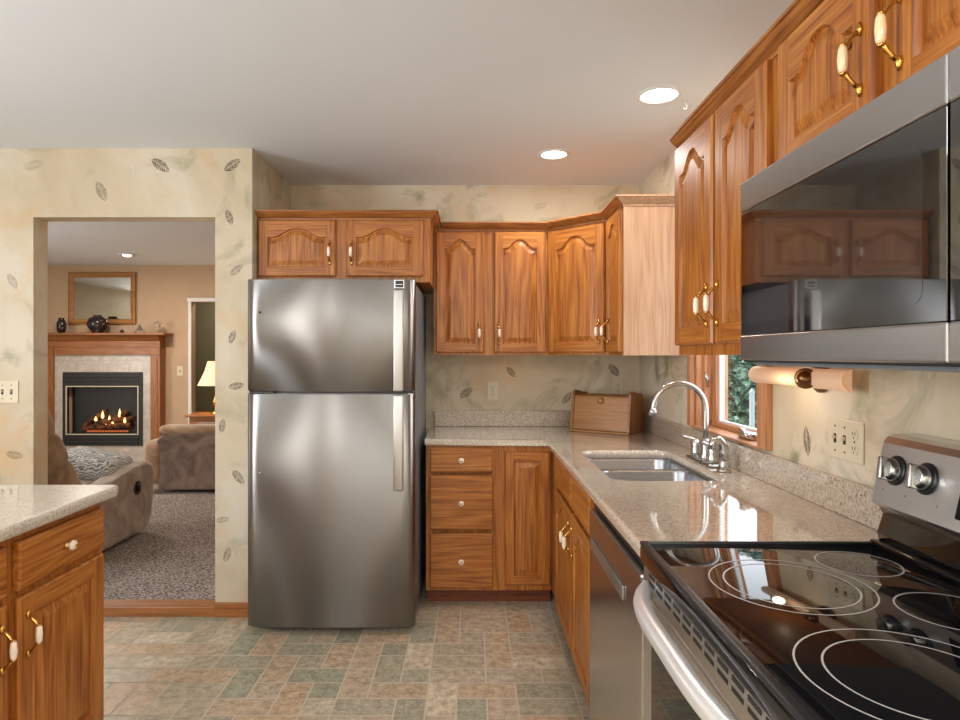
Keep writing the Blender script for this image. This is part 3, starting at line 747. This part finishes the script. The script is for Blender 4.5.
# backguard
m = MB(); m.prism([(.552, CT+.094), (.54, CT+.104), (.568, CT+.242), (.578, CT+.256), (.60, CT+.262), (.648, CT+.262), (.648, CT-.05), (.60, CT-.05), (.60, CT+.094)], .0, RW, 'x', 0)
bgd = obj('backguard', m, M['steel'], RG)
m = MB(); m.prism([(.56, CT+.004), (.552, CT+.03), (.566, CT+.075), (.556, CT+.092), (.599, CT+.093), (.599, CT+.004)], .002, RW-.002, 'x', 0, True)
m.box(0, RW, .535, .566, CT+.003, CT+.016, 0, .005, 3, True)
obj('backguard_base', m, M['blackglass'], bgd)
nrm = Vector((0, -.980, .199))
def bgp(x, z): return Vector((x, .541+(z-(CT+.104))*.203, z))
for kx in (.062, .157, .60, .70):
    m = MB(); P0 = (0, 0, 0)
    m.lathe([(.034, 0), (.034, .004), (.030, .007)], P0, tuple(nrm), 28, 0); m.lathe([(.026, .005), (.026, .012), (.0235, .026), (.019, .028)], P0, tuple(nrm), 24, 1)
    T = Vector((0, 0, 1)).rotation_difference(nrm).to_matrix().to_4x4() @ Matrix.Rotation(.15, 4, 'Z')
    m.box(-.007, .007, -.026, .026, .02, .042, 1, .004, 3, True, T=T)
    obj('control_knob', m, [M['black'], M['chrome']], bgd, loc=bgp(kx, CT+.186))
m = MB(); p = bgp(0, CT+.145)
m.box(.25, .52, -.003, .01, -.02, .09, 0, .003, T=Matrix.Translation((0, p.y, p.z)) @ Matrix.Rotation(-.226, 4, 'X')); obj('clock_display', m, M['blackglass'], bgd)
for kx in (.03, .105, .2): m = MB(); m.lathe([(.0025, 0), (.002, .001)], bgp(kx, CT+.138), tuple(nrm), 8); obj('printed_mark', m, M['black'], bgd)

# ------------------------------------------------------------------ microwave
MX = .637; MW = .80
MO = thing('microwave', 'stainless steel over the range microwave with black glass door', 'microwave', (MX, Y2-.001, MZ0), -R90)
MH = MZ1-MZ0
m = MB(); m.box(.002, MW-.002, .028, XW-MX-.002, .006, MH-.002, 0, .003); obj('body', m, M['black_matte'], MO)
dw = .655
def mframe(name, xa, xb, glassx):
    m = MB(); m.box(xa, xb, 0, .03, 0, .057, 0, .004, 3); m.box(xa, xb, 0, .03, MH-.071, MH-.001, 0, .004, 3); m.box(xa+.004, xb-.004, .0292, .0297, .02, MH-.02)
    return obj(name, m, M['steel_micro'], MO)
md_ = mframe('door', .0, dw-.001, 0)
m = MB(); m.box(.003, dw-.004, .002, .029, .0575, MH-.0715, 0, .001); gp = obj('door_glass', m, M['microglass'], md_)
m = MB(); m.loft([[(a, .0016, b) for a, b, _ in rrect(.03, dw-.05, .085, MH-.105, .02, 0)], [(a, .003, b) for a, b, _ in rrect(.03, dw-.05, .085, MH-.105, .02, 0)]], 0, smooth=False); obj('viewing_window', m, M['microwin'], md_)
cp = mframe('control_panel', dw+.001, MW, 0)
m = MB(); m.box(dw+.002, MW-.003, .002, .029, .0575, MH-.0715, 0, .001); obj('keypad_glass', m, M['microglass'], cp)
m = MB(); m.box(.004, MW-.004, .008, .035, -.004, .0, 0); m.box(.01, MW-.01, .035, XW-MX-.01, -.012, .005, 1, .003); obj('vent_grille', m, [M['black'], M['side_grey']], MO)

# ------------------------------------------------------------------ sink, faucet
SK = thing('sink', 'undermount stainless steel double bowl sink', 'sink', (0, 0, CB))
m = MB(); m.T = Matrix.Identity(4)
def bowl(x0, x1, y0, y1, dep):
    r = .06
    L = [rrect(x0, x1, y0, y1, r, -.0015), rrect(x0+.003, x1-.003, y0+.003, y1-.003, r, -.01), rrect(x0+.012, x1-.012, y0+.012, y1-.012, r-.005, -dep+.03),
         rrect(x0+.03, x1-.03, y0+.03, y1-.03, r-.015, -dep)]
    m.loft(L, 0, (False, True), True)
ym = 2.655
bowl(SX0+.004, SX1-.004, ym+.014, SY1-.006, .19); bowl(SX0+.03, SX1-.012, SY0+.006, ym-.014, .16)
# flange plate with two holes: strips
z = -.0015
def strip(x0, x1, y0, y1): m.face([(x0, y0, z), (x1, y0, z), (x1, y1, z), (x0, y1, z)], 0)
a0, a1, b0, b1 = SX0-.02, SX1+.02, SY0-.02, SY1+.02
def corner_fill(x0, x1, y0, y1, r):
    pts = rrect(x0, x1, y0, y1, r, z); cs = [(x1, y0, z), (x1, y1, z), (x0, y1, z), (x0, y0, z)]
    for q in range(4):
        seg_ = pts[q*6:(q+1)*6]
        for s1, s2 in zip(seg_, seg_[1:]): m.face([cs[q], s1, s2], 0)
for (x0, x1, y0, y1) in ((SX0+.004, SX1-.004, ym+.014, SY1-.006), (SX0+.03, SX1-.012, SY0+.006, ym-.014)):
    corner_fill(x0, x1, y0, y1, .06); strip(a0, x0, y0, y1); strip(x1, a1, y0, y1)
strip(a0, a1, ym-.014, ym+.014); strip(a0, a1, SY1-.006, b1); strip(a0, a1, b0, SY0+.006)
obj('bowls', m, M['sinksteel'], SK)
for (x, y, d) in ((.70, 2.80, .19), (.71, 2.44, .16)):
    m = MB(); m.lathe([(.044, .0005), (.042, .003), (.03, .002), (.012, .004), (.001, .006)], (x, y, -d)); obj('drain', m, M['chrome'], SK)
FA = thing('faucet', 'brushed nickel gooseneck faucet with two lever handles behind the sink', 'faucet', (.966, 2.605, CT))
m = MB(); m.box(-.028, .028, -.11, .16, .0005, .012, 0, .006, 3, True); m.lathe([(.027, .01), (.025, .03), (.018, .045), (.016, .09), (.013, .10)], seg=20)
obj('base', m, M['chrome'], FA)
m = MB(); pts = [(0, 0, .09), (0, 0, .15), (0, 0, .21)]
R_ = .108
for k in range(1, 17):
    a = PI*k/16*.97; pts.append((-R_+R_*math.cos(a), 0, .222+R_*math.sin(a)))
ex = pts[-1]; pts.append((ex[0]-.004, 0, ex[2]-.02))
m.tube(pts, .0115, 14); m.lathe([(.0125, 0), (.015, -.012), (.016, -.03), (.012, -.031)], (ex[0]-.003, 0, ex[2]-.005)); obj('spout', m, M['chrome'], FA)
for (yy, dy) in ((.115, .0), (-.075, 0)):
    m = MB(); m.lathe([(.024, .01), (.022, .03), (.018, .055), (.02, .07), (.012, .082), (.004, .085)], (0, yy, 0), seg=18)
    sg = 1 if yy > 0 else -1
    m.tube([(0, yy, .078), (-.025, yy+.01*sg, .088), (-.055, yy+.02*sg, .1)], [.008, .007, .006], 10); obj('handle', m, M['chrome'], FA)
m = MB(); m.lathe([(.026, .0005), (.026, .008), (.02, .012), (.016, .03), (.018, .05)], seg=18)
m.tube([(0, 0, .045), (.0, 0, .075), (-.004, 0, .105), (-.02, 0, .122), (-.04, 0, .115), (-.05, 0, .085)], [.018, .019, .018, .017, .015, .013], 14)
tag(obj('side_sprayer', m, M['chrome'], loc=(.965, 2.415, CT)), 'curved chrome side sprayer in the counter right of the faucet', 'sprayer')

# ------------------------------------------------------------------ bread box
BB = thing('bread_box', 'wooden bread box with slanted lid in the counter corner', 'bread box', (.575, 3.70, CT+.001), R(-35))
prof = [(0.0, 0), (.225, 0), (.225, .205), (.21, .222), (.14, .226), (.10, .236), (.06, .24), (.035, .225)]
BWd = .36
m = MB(); m.prism(prof, 0, .014, 'x', 0); obj('end_panel', m, M['box_end'], BB)
m = MB(); m.prism(prof, BWd-.014, BWd, 'x', 0); obj('end_panel', m, M['box_end'], BB)
m = MB(); m.box(.014, BWd-.014, .015, .215, 0, .014, 0, .002); m.box(.014, BWd-.014, .21, .222, .014, .2); m.box(.014, BWd-.014, .12, .215, .2, .212)
m.box(.0, BWd, -.008, .02, 0, .012, 0, .003); obj('shell', m, M['box_wood'], BB)
m = MB(); m.prism([(.008, .016), (.038, .205), (.05, .214), (.115, .214), (.115, .206), (.06, .204), (.02, .016)], .0155, BWd-.0155, 'x', 0)
ld = obj('lid', m, M['box_wood'], BB)
m = MB(); m.lathe([(.018, 0), (.018, .004), (.012, .006), (.008, .003)], (BWd/2, .031, .182), (0, -.988, .156), 20); obj('knob', m, M['bronze'], ld)

# ------------------------------------------------------------------ wall plates
def outlet(name, label, loc, rz, gangs):   # gangs: list of 'o' or 's'
    n_ = len(gangs); Wp = .07+.047*(n_-1)
    t = thing(name, label, 'switch plate' if 's' in gangs and 'o' not in gangs else 'outlet', loc, rz)
    m = MB(); m.box(-Wp/2, Wp/2, -.006, 0, -.058, .058, 0, .003, 2); obj('plate', m, M['almond'], t)
    for k, g in enumerate(gangs):
        x = (k-(n_-1)/2)*.046
        m = MB()
        if g == 'o':
            for dz in (-.02, .02):
                m.lathe([(.016, 0), (.0155, .002)], (x, -.006, dz), (0, -1, 0), 20, 0)
                for dx in (-.006, .006): m.box(x+dx-.0012, x+dx+.0012, -.0087, -.0079, dz-.001, dz+.008, 1)
                m.lathe([(.0025, 0), (.0025, .0006)], (x, -.0081, dz-.008), (0, -1, 0), 8, 1)
            obj('socket', m, [M['almond'], M['dark_slot']], t)
        else:
            m.box(x-.006, x+.006, -.0068, -.006, -.013, .013, 1); m.box(x-.004, x+.004, -.018, -.004, -.002, .008, 0, .002)
            obj('toggle', m, [M['almond'], M['dark_slot']], t)
        for dz in ((-.0, ) if g == 'o' else (-.035, .035)): m = MB(); m.lathe([(.003, 0), (.002, .0015)], (x, -.006, dz), (0, -1, 0), 10); obj('screw', m, M['dark_slot'], t)
    return t
outlet('outlet', 'almond duplex outlet on the back wall above the splash', (.13, YB-.0005, E-.226), 0, ['o'])
outlet('outlet', 'almond outlet in the corner, half hidden by the bread box', (.915, YB-.0005, E-.21), 0, ['o'])
outlet('switch_and_outlet', 'triple almond wall plate with two switches and an outlet near the range', (XW-.0005, 1.765, E-.238), -R90, ['s', 's', 'o'])
outlet('light_switch', 'almond double switch plate on the painted wall left of the doorway', (-2.395, YL-.0005, E-.19), 0, ['s', 's'])

# bar light on the right wall
BL = thing('wall_light', 'frosted half round bar light with bronze knob beside the window', 'light', (XW-.0005, 1.885, E-.068), -R90)
m = MB(); m.lathe([(.045, 0), (.045, .012), (.02, .02), (.008, .03), (.008, .06)], (.0, 0, 0), (0, -1, 0), 24); obj('wall_mount', m, M['bronze'], BL)
m = MB(); K = 12; ld_ = []
for k in range(K+1):
    a = PI*k/K; ld_.append((-.052-.028*math.sin(a), .029*math.cos(a)))
inn = [(y_*1.0+.004, z_*.9) for y_, z_ in ld_[::-1]]; prof = ld_+inn
loops = []
for x, kf in ((-.345, .72), (-.325, 1), (.225, 1), (.232, .95)): loops.append([(x, -.052+(a+.052)*kf, b*kf) for a, b in prof])
m.loft(loops, 0, (True, True), True); m.prism([(-.080+.0, .0)]+[(y_, z_) for y_, z_ in ld_], .258, .262, 'x') if False else m.prism(ld_, .226, .232, 'x'); m.prism([(-.052+(y_+.052)*.72, z_*.72) for y_, z_ in ld_], -.345, -.341, 'x'); obj('glass_shade', m, M['frost'], BL)
m = MB(); m.lathe([(.008, -.01), (.026, .0), (.030, .006), (.030, .014), (.024, .018), (.022, .017), (.020, .030), (.012, .036), (.001, .038)], (.05, -.075, 0), (.75, -.66, 0), 28); obj('finial', m, M['bronze'], BL)
m = MB(); m.lathe([(.002, 0), (.009, .006), (.010, .025), (.005, .035)], (-.05, -.05, -.0), (-1, 0, 0), 14); obj('bulb', m, emit('bulb_glow', (1, .76, .5), 4), BL)
d = bpy.data.lights.new('bulb_light', 'POINT'); d.energy = .5; d.color = (1, .76, .5); d.shadow_soft_size = .02
o = bpy.data.objects.new('bulb_light', d); C.objects.link(o); o.location = (XW-.13, 1.96, E-.10)

# ------------------------------------------------------------------ ceiling lights
def can(label, x, y, power, r=.085, group='recessed ceiling lights'):
    t = thing('recessed_light', label, 'ceiling light', (x, y, CE), 0)
    m = MB(); m.lathe([(r-.012, -.001), (r-.010, -.006), (r+.004, -.007), (r+.008, -.0005)], seg=36, cap=(False, False)); obj('trim_ring', m, M['white_plastic'], t)
    m = MB(); m.lathe([(.001, -.003), (r-.013, -.003), (r-.011, -.0005)], seg=36); obj('lens', m, M['lamp_glow'], t)
    d = bpy.data.lights.new('can_light', 'AREA'); d.shape = 'DISK'; d.size = .14; d.energy = power; d.color = (1, .965, .93)
    o = bpy.data.objects.new('can_light', d); C.objects.link(o); o.location = (x, y, CE-.02)
can('large looking recessed ceiling light above the sink window', .766, 2.58, 5)
can('smaller looking recessed ceiling light above the corner cabinets', .434, 3.34, 6, .078)
can('unseen recessed ceiling light added behind the viewer over the island', -1.3, .3, 9); can('unseen recessed ceiling light added behind the viewer by the rear wall', .2, -.9, 12)  # both put in out of view to help light the room
m = MB(); m.tube([(0, 0, 0), (0, 0, -.012), (.008, .002, -.022), (.002, .004, -.034), (-.006, .002, -.03)], .0025, 8); m.lathe([(.008, -.001), (.007, -.004)], seg=12)
tag(obj('ceiling_hook', m, M['white_plastic'], loc=(.895, 2.64, CE)), 'small white hook screwed into the ceiling', 'hook')

# ------------------------------------------------------------------ living room
FP = thing('fireplace', 'gas fireplace with oak mantel and pale stone surround', 'fireplace', (-4.31, YV, ZL))
eZ = E-ZL
m = MB(); m.box(-.565, -.465, -.10, -.001, 0, eZ+.0); m.box(.465, .565, -.10, -.001, 0, eZ+.0); m.box(-.465, .465, -.10, -.001, eZ-.2, eZ+.0); m.box(-.465, .465, -.10, -.001, 0, eZ-1.06)
obj('stone_surround', m, M['stone_tile'], FP)
for sx in (-1, 1):
    m = MB(); a, b = sorted((sx*.566, sx*.68)); m.box(a, b, -.13, -.001, 0, eZ+.03, 0, .004); m.box(a-.0, b+.0, -.145, -.001, 0, .14, 0, .004)
    m.box(a+.03, b-.03, -.136, -.12, .2, eZ-.04, 0, .003); m.box(a-.004, b+.004, -.14, -.001, eZ+.0, eZ+.089, 0, .004); obj('pilaster', m, M['cherry_v'], FP)
m = MB(); m.box(-.56, .56, -.128, -.001, eZ+.001, eZ+.09, 0, .003); m.box(-.70, .70, -.13, -.001, eZ+.04, eZ+.16, 0) if False else None
m.prism([(-.11, eZ+.03), (-.11, eZ+.16), (-.001, eZ+.16), (-.001, eZ+.03)], -.56, .56, 'x') if False else None
sweep(m, [(-.68, -.13), (.68, -.13)], [(-.12, eZ+.09), (0, eZ+.09), (.006, eZ+.16), (.03, eZ+.18), (.06, eZ+.225), (.075, eZ+.23), (-.12, eZ+.23)])
m.box(-.775, .775, -.23, -.001, eZ+.23, eZ+.256, 0, .005); obj('mantel', m, M['cherry'], FP)
m = MB(); X0, X1, Z0, Z1 = -.464, .464, eZ-1.058, eZ-.202
zt, zb = Z1-.17, Z0+.14
m.box(X0, X1, -.115, -.09, zt, Z1, 0); m.box(X0, X1, -.115, -.09, Z0, zb, 0); m.box(X0, X0+.06, -.115, -.09, zb, zt); m.box(X1-.06, X1, -.115, -.09, zb, zt)
for k in range(3): m.box(X0+.04, X1-.04, -.125, -.112, Z1-.06-k*.045, Z1-.04-k*.045, 0, .003)
for k in range(2): m.box(X0+.04, X1-.04, -.125, -.112, Z0+.03+k*.045, Z0+.05+k*.045, 0, .003)
m.box(X0+.05, X1-.05, -.012, -.002, zb-.02, zt+.02); m.box(X0+.05, X1-.05, -.1, -.01, zb-.03, zb)
fb = obj('firebox', m, M['black_matte'], FP)
m = MB(); q = .012
m.box(X0+.04, X1-.04, -.122, -.116, zt+.0, zt+q); m.box(X0+.04, X1-.04, -.122, -.116, zb-q, zb); m.box(X0+.04, X0+.04+q, -.122, -.116, zb, zt); m.box(X1-.04-q, X1-.04, -.122, -.116, zb, zt)
obj('bright_trim', m, M['almond'], fb)
m = MB()
for (a, b, r) in (((-.26, -.04, zb+.06), (.30, -.05, zb+.09), .04), ((-.1, -.07, zb+.11), (.32, -.04, zb+.17), .035), ((-.24, -.06, zb+.08), (-.0, -.03, zb+.26), .03), ((.08, -.05, zb+.14), (.26, -.06, zb+.24), .03)):
    m.tube([a, tuple((Vector(a)+Vector(b))/2+Vector((0, 0, .01))), b], [r, r*1.05, r*.9], 10)
obj('logs', m, M['log'], fb)
m = MB()
for x, z, h in ((-.02, .19, .1), (.06, .15, .08), (.1, .13, .07), (.18, .20, .11), (-.1, .16, .06), (.24, .14, .07), (.02, .12, .05)):
    m.lathe([(.001, 0), (.016, h*.2), (.014, h*.5), (.004, h*.85), (.0005, h)], (x, -.075, zb+z-.02), seg=8)
obj('flames', m, M['flame'], fb)
m = MB()
for k in range(14): m.box(-.2+k*.035, -.18+k*.035, -.085, -.06, zb+.015, zb+.035, 0, .004)
obj('embers', m, M['ember'], fb)
# mirror
MR = thing('mirror', 'wood framed rectangular mirror hanging above the mantel', 'mirror', ((102.5-472)/84.6, YV-.001, E+.67))
hw, hh = .395, .305
m = MB()
pr = [(-.0, 0), (.0, .03), (.02, .04), (.045, .028), (.06, .02), (.06, .0)]
outer = [(-hw, hh*1), (hw, hh)]
for (u0, v0, u1, v1) in ((-hw, -hh, hw, -hh), (hw, -hh, hw, hh), (hw, hh, -hw, hh), (-hw, hh, -hw, -hh)):
    dx, dz = (u1-u0), (v1-v0); L_ = math.hypot(dx, dz); tx, tz = dx/L_, dz/L_; nx_, nz_ = -tz, tx
    m.loft([[(u0+nx_*o+tx*o, -d, v0+nz_*o+tz*o) for o, d in pr], [(u1+nx_*o-tx*o, -d, v1+nz_*o-tz*o) for o, d in pr]], 0, smooth=False)
obj('mirror_frame', m, M['box_wood'], MR)
m = MB(); m.box(-hw+.05, hw-.05, -.014, -.004, -hh+.05, hh-.05, 0, .004); obj('mirror_glass', m, M['mirror'], MR)
MT = E+.256
def ml(px_): return (px_-472)/86.8
YM = YV-.14
m = MB(); m.lathe([(.03, 0), (.042, .02), (.05, .07), (.05, .11), (.035, .15), (.028, .16), (.034, .175)], seg=20)
tag(obj('vase', m, M['glaze'], loc=(ml(58), YM, MT)), 'small dark red vase at the left end of the mantel', 'vase')
m = MB(); m.lathe([(.05, 0), (.06, .01), (.10, .06), (.115, .11), (.09, .165), (.05, .19), (.045, .2), (.055, .205)], seg=24)
tag(obj('vase', m, M['glaze'], loc=(ml(96), YV-.17, MT)), 'round dark pottery vase in front of the mirror', 'vase')
m = MB(); m.lathe([(.02, 0), (.028, .012), (.02, .03), (.006, .035), (.004, .05)], seg=14)
tag(obj('figurine', m, M['glaze'], loc=(ml(119), YM, MT)), 'tiny dark ornament on the mantel beside the round vase', 'ornament')
m = MB(); m.lathe([(.06, 0), (.05, .02), (.018, .07), (.008, .1)], seg=5)
tag(obj('figurine', m, M['clear'], loc=(ml(137), YM, MT)), 'small clear pyramid ornament on the mantel', 'ornament')
m = MB(); m.lathe([(.04, 0), (.02, .015), (.012, .04), (.03, .07), (.034, .1), (.02, .13), (.005, .14)], seg=14); m.tube([(.02, 0, .07), (.05, 0, .1), (.04, 0, .13)], .006, 6); m.tube([(-.02, 0, .07), (-.05, 0, .1), (-.03, 0, .12)], .006, 6)
tag(obj('figurine', m, M['clear'], loc=(ml(155), YM, MT)), 'clear glass figurine at the right end of the mantel', 'ornament')
outlet('light_switch', 'single white switch plate right of the fireplace', ((180-472)/84.5, YV-.0005, E-.19), 0, ['s'])
# flush ceiling light in living room
t = thing('ceiling_light', 'small flush ceiling light in the living room', 'ceiling light', (-3.3, 6.64, CE)); sC = 630/6.64
t.location.x = (127-472)/sC; 
m = MB(); m.lathe([(.09, -.0005), (.09, -.008), (.04, -.014)], seg=24); obj('base', m, M['white_plastic'], t)
m = MB(); m.lathe([(.04, -.014), (.035, -.024), (.001, -.03)], seg=20); obj('lens', m, M['lamp_glow'], t)
d = bpy.data.lights.new('living_light', 'AREA'); d.shape = 'DISK'; d.size = .25; d.energy = 30; d.color = (1, .88, .74); o = bpy.data.objects.new('living_light', d); C.objects.link(o); o.location = (t.location.x, 6.0, CE-.07)

# recliner, facing the fireplace
RC = thing('recliner', 'taupe suede recliner with its back to the kitchen doorway', 'recliner', (-2.80, 4.31, ZL))
def armside(sx):
    m = MB(); xa, xb = (.29, .42) if sx > 0 else (-.42, -.29)
    out = [(-.36, .03), (.30, .03), (.38, .10), (.42, .28), (.43, .46), (.40, .54), (.33, .57), (.15, .555), (-.1, .51), (-.25, .50), (-.36, .47)]
    m.prism([(a, b*.92) for a, b in out], xa, xb, 'x'); bmesh.ops.bevel(m.b, geom=[e for e in m.b.edges if abs(e.verts[0].co.x-e.verts[1].co.x) < .001], offset=.035, segments=4, profile=.5, affect='EDGES')
    for f in m.b.faces: f.smooth = True
    return obj('armrest', m, M['suede'], RC)
ar = armside(1); armside(-1)
m = MB(); m.lathe([(.048, 0), (.048, .004), (.04, .006)], (.42, .17, .36), (1, 0, 0), 20); m.tube([(.428, .17, .34), (.436, .165, .37), (.43, .16, .41)], .012, 8); obj('release_lever', m, M['black'], ar)
m = MB(); m.box(-.28, .28, -.3, .38, .06, .30, 0, .04, 3, True); m.box(-.28, .28, -.2, .42, .30, .45, 0, .06, 4, True); obj('seat', m, M['suede_tan'], RC)
m = MB(); T = Matrix.Translation((0, -.28, .42)) @ Matrix.Rotation(R(32), 4, 'X')
m.box(-.30, .30, -.10, .08, -.1, .26, 0, .07, 4, True, T=T); m.box(-.29, .29, -.11, .10, .2, .46, 0, .08, 4, True, T=T); m.box(-.27, .27, -.09, .12, .42, .68, 0, .08, 4, True, T=T)
obj('backrest', m, M['suede_tan'], RC)
m = MB(); m.box(-.22, .22, -.19, .19, -.06, .06, 0, .055, 5, True, T=Matrix.Rotation(R(12), 4, 'Y') @ Matrix.Rotation(R(6), 4, 'X'))
tag(obj('throw_pillow', m, M['pillow'], loc=(-2.70, 4.46, ZL+.535)), 'blue and white leaf print throw pillow lying on the recliner seat', 'pillow')
# sofa seen from the side
SF = thing('armchair', 'brown suede armchair turned left beside the lamp table', 'armchair', (-2.55, 6.35, ZL))
m = MB(); m.prism([(-.42, .03), (.62, .03), (.62, .50), (.5, .585), (-.36, .575), (-.43, .5)], -.42, -.27, 'y')
bmesh.ops.bevel(m.b, geom=[e for e in m.b.edges if abs(e.verts[0].co.y-e.verts[1].co.y) < .001], offset=.03, segments=4, profile=.5, affect='EDGES')
obj('armrest', m, M['suede_dark'], SF)
m = MB(); m.box(-.42, .62, .34, .48, .03, .58, 0, .04, 3, True); obj('armrest', m, M['suede_dark'], SF)
m = MB(); m.box(-.40, .5, -.268, .338, .05, .44, 0, .05, 3, True); m.box(-.56, -.36, -.44, .34, .08, .50, 0, .08, 4, True); obj('seat', m, M['suede_tan'], SF)
m = MB(); m.box(-.40, .55, -.43, -.25, .56, .64, 0, .035, 4, True); obj('arm_pad', m, M['suede_tan'], SF)
m = MB(); m.box(.3, .62, -.25, .33, .3, .98, 0, .1, 4, True, T=Matrix.Rotation(R(0), 4, 'Y')); m.box(.14, .36, -.44, -.22, .62, .7, 0, .03, 3, True, T=Matrix.Identity(4)); obj('backrest', m, M['suede_tan'], SF)
# end table and lamp
ET = thing('end_table', 'small wooden end table behind the brown armchair', 'table', (-2.83, 7.12, ZL))
m = MB(); m.box(-.33, .30, -.2, .2, .62, .645, 0, .006); obj('table_top', m, M['cherry'], ET)
m = MB(); m.box(-.29, .26, -.17, .17, .54, .619, 0); obj('apron', m, M['cherry'], ET)
for sx in (-.29, .23):
    for sy in (-.17, .14): m = MB(); m.box(sx, sx+.03, sy, sy+.03, .001, .54); obj('leg', m, M['cherry_v'], ET)
LP = thing('table_lamp', 'brass table lamp with cream bell shade on the end table', 'lamp', (-2.83, 7.08, ZL+.6455)); LP.location.x = (216-472)/(630/7.08)
m = MB(); m.lathe([(.06, 0), (.06, .012), (.02, .03), (.015, .07), (.035, .11), (.04, .14), (.015, .2), (.01, .26), (.008, .33)], seg=20); obj('base', m, M['brass'], LP)
m = MB(); K = 48
def pl(r, z): return [((r+(.004 if k % 2 else -.004))*math.cos(2*PI*k/K), (r+(.004 if k % 2 else -.004))*math.sin(2*PI*k/K), z) for k in range(K)]
m.loft([pl(.19, .32), pl(.155, .39), pl(.115, .48), pl(.085, .59)], 0, (False, False), True); m.loft([pl(.185, .322), pl(.15, .39), pl(.11, .48), pl(.081, .588)], 0, (False, False), True); obj('lamp_shade', m, M['shade'], LP)
m = MB(); m.tube([(0, 0, .33), (0, 0, .5)], .006, 8); m.lathe([(.01, .36), (.028, .40), (.03, .43), (.012, .47)], seg=14, mat=1); obj('bulb', m, [M['brass'], emit('lamp_bulb', (1, .8, .5), 8)], LP)
d = bpy.data.lights.new('lamp_light', 'POINT'); d.energy = 5; d.color = (1, .74, .42); d.shadow_soft_size = .04; o = bpy.data.objects.new('lamp_light', d); C.objects.link(o); o.location = (LP.location.x, 7.08, ZL+.6455+.50)
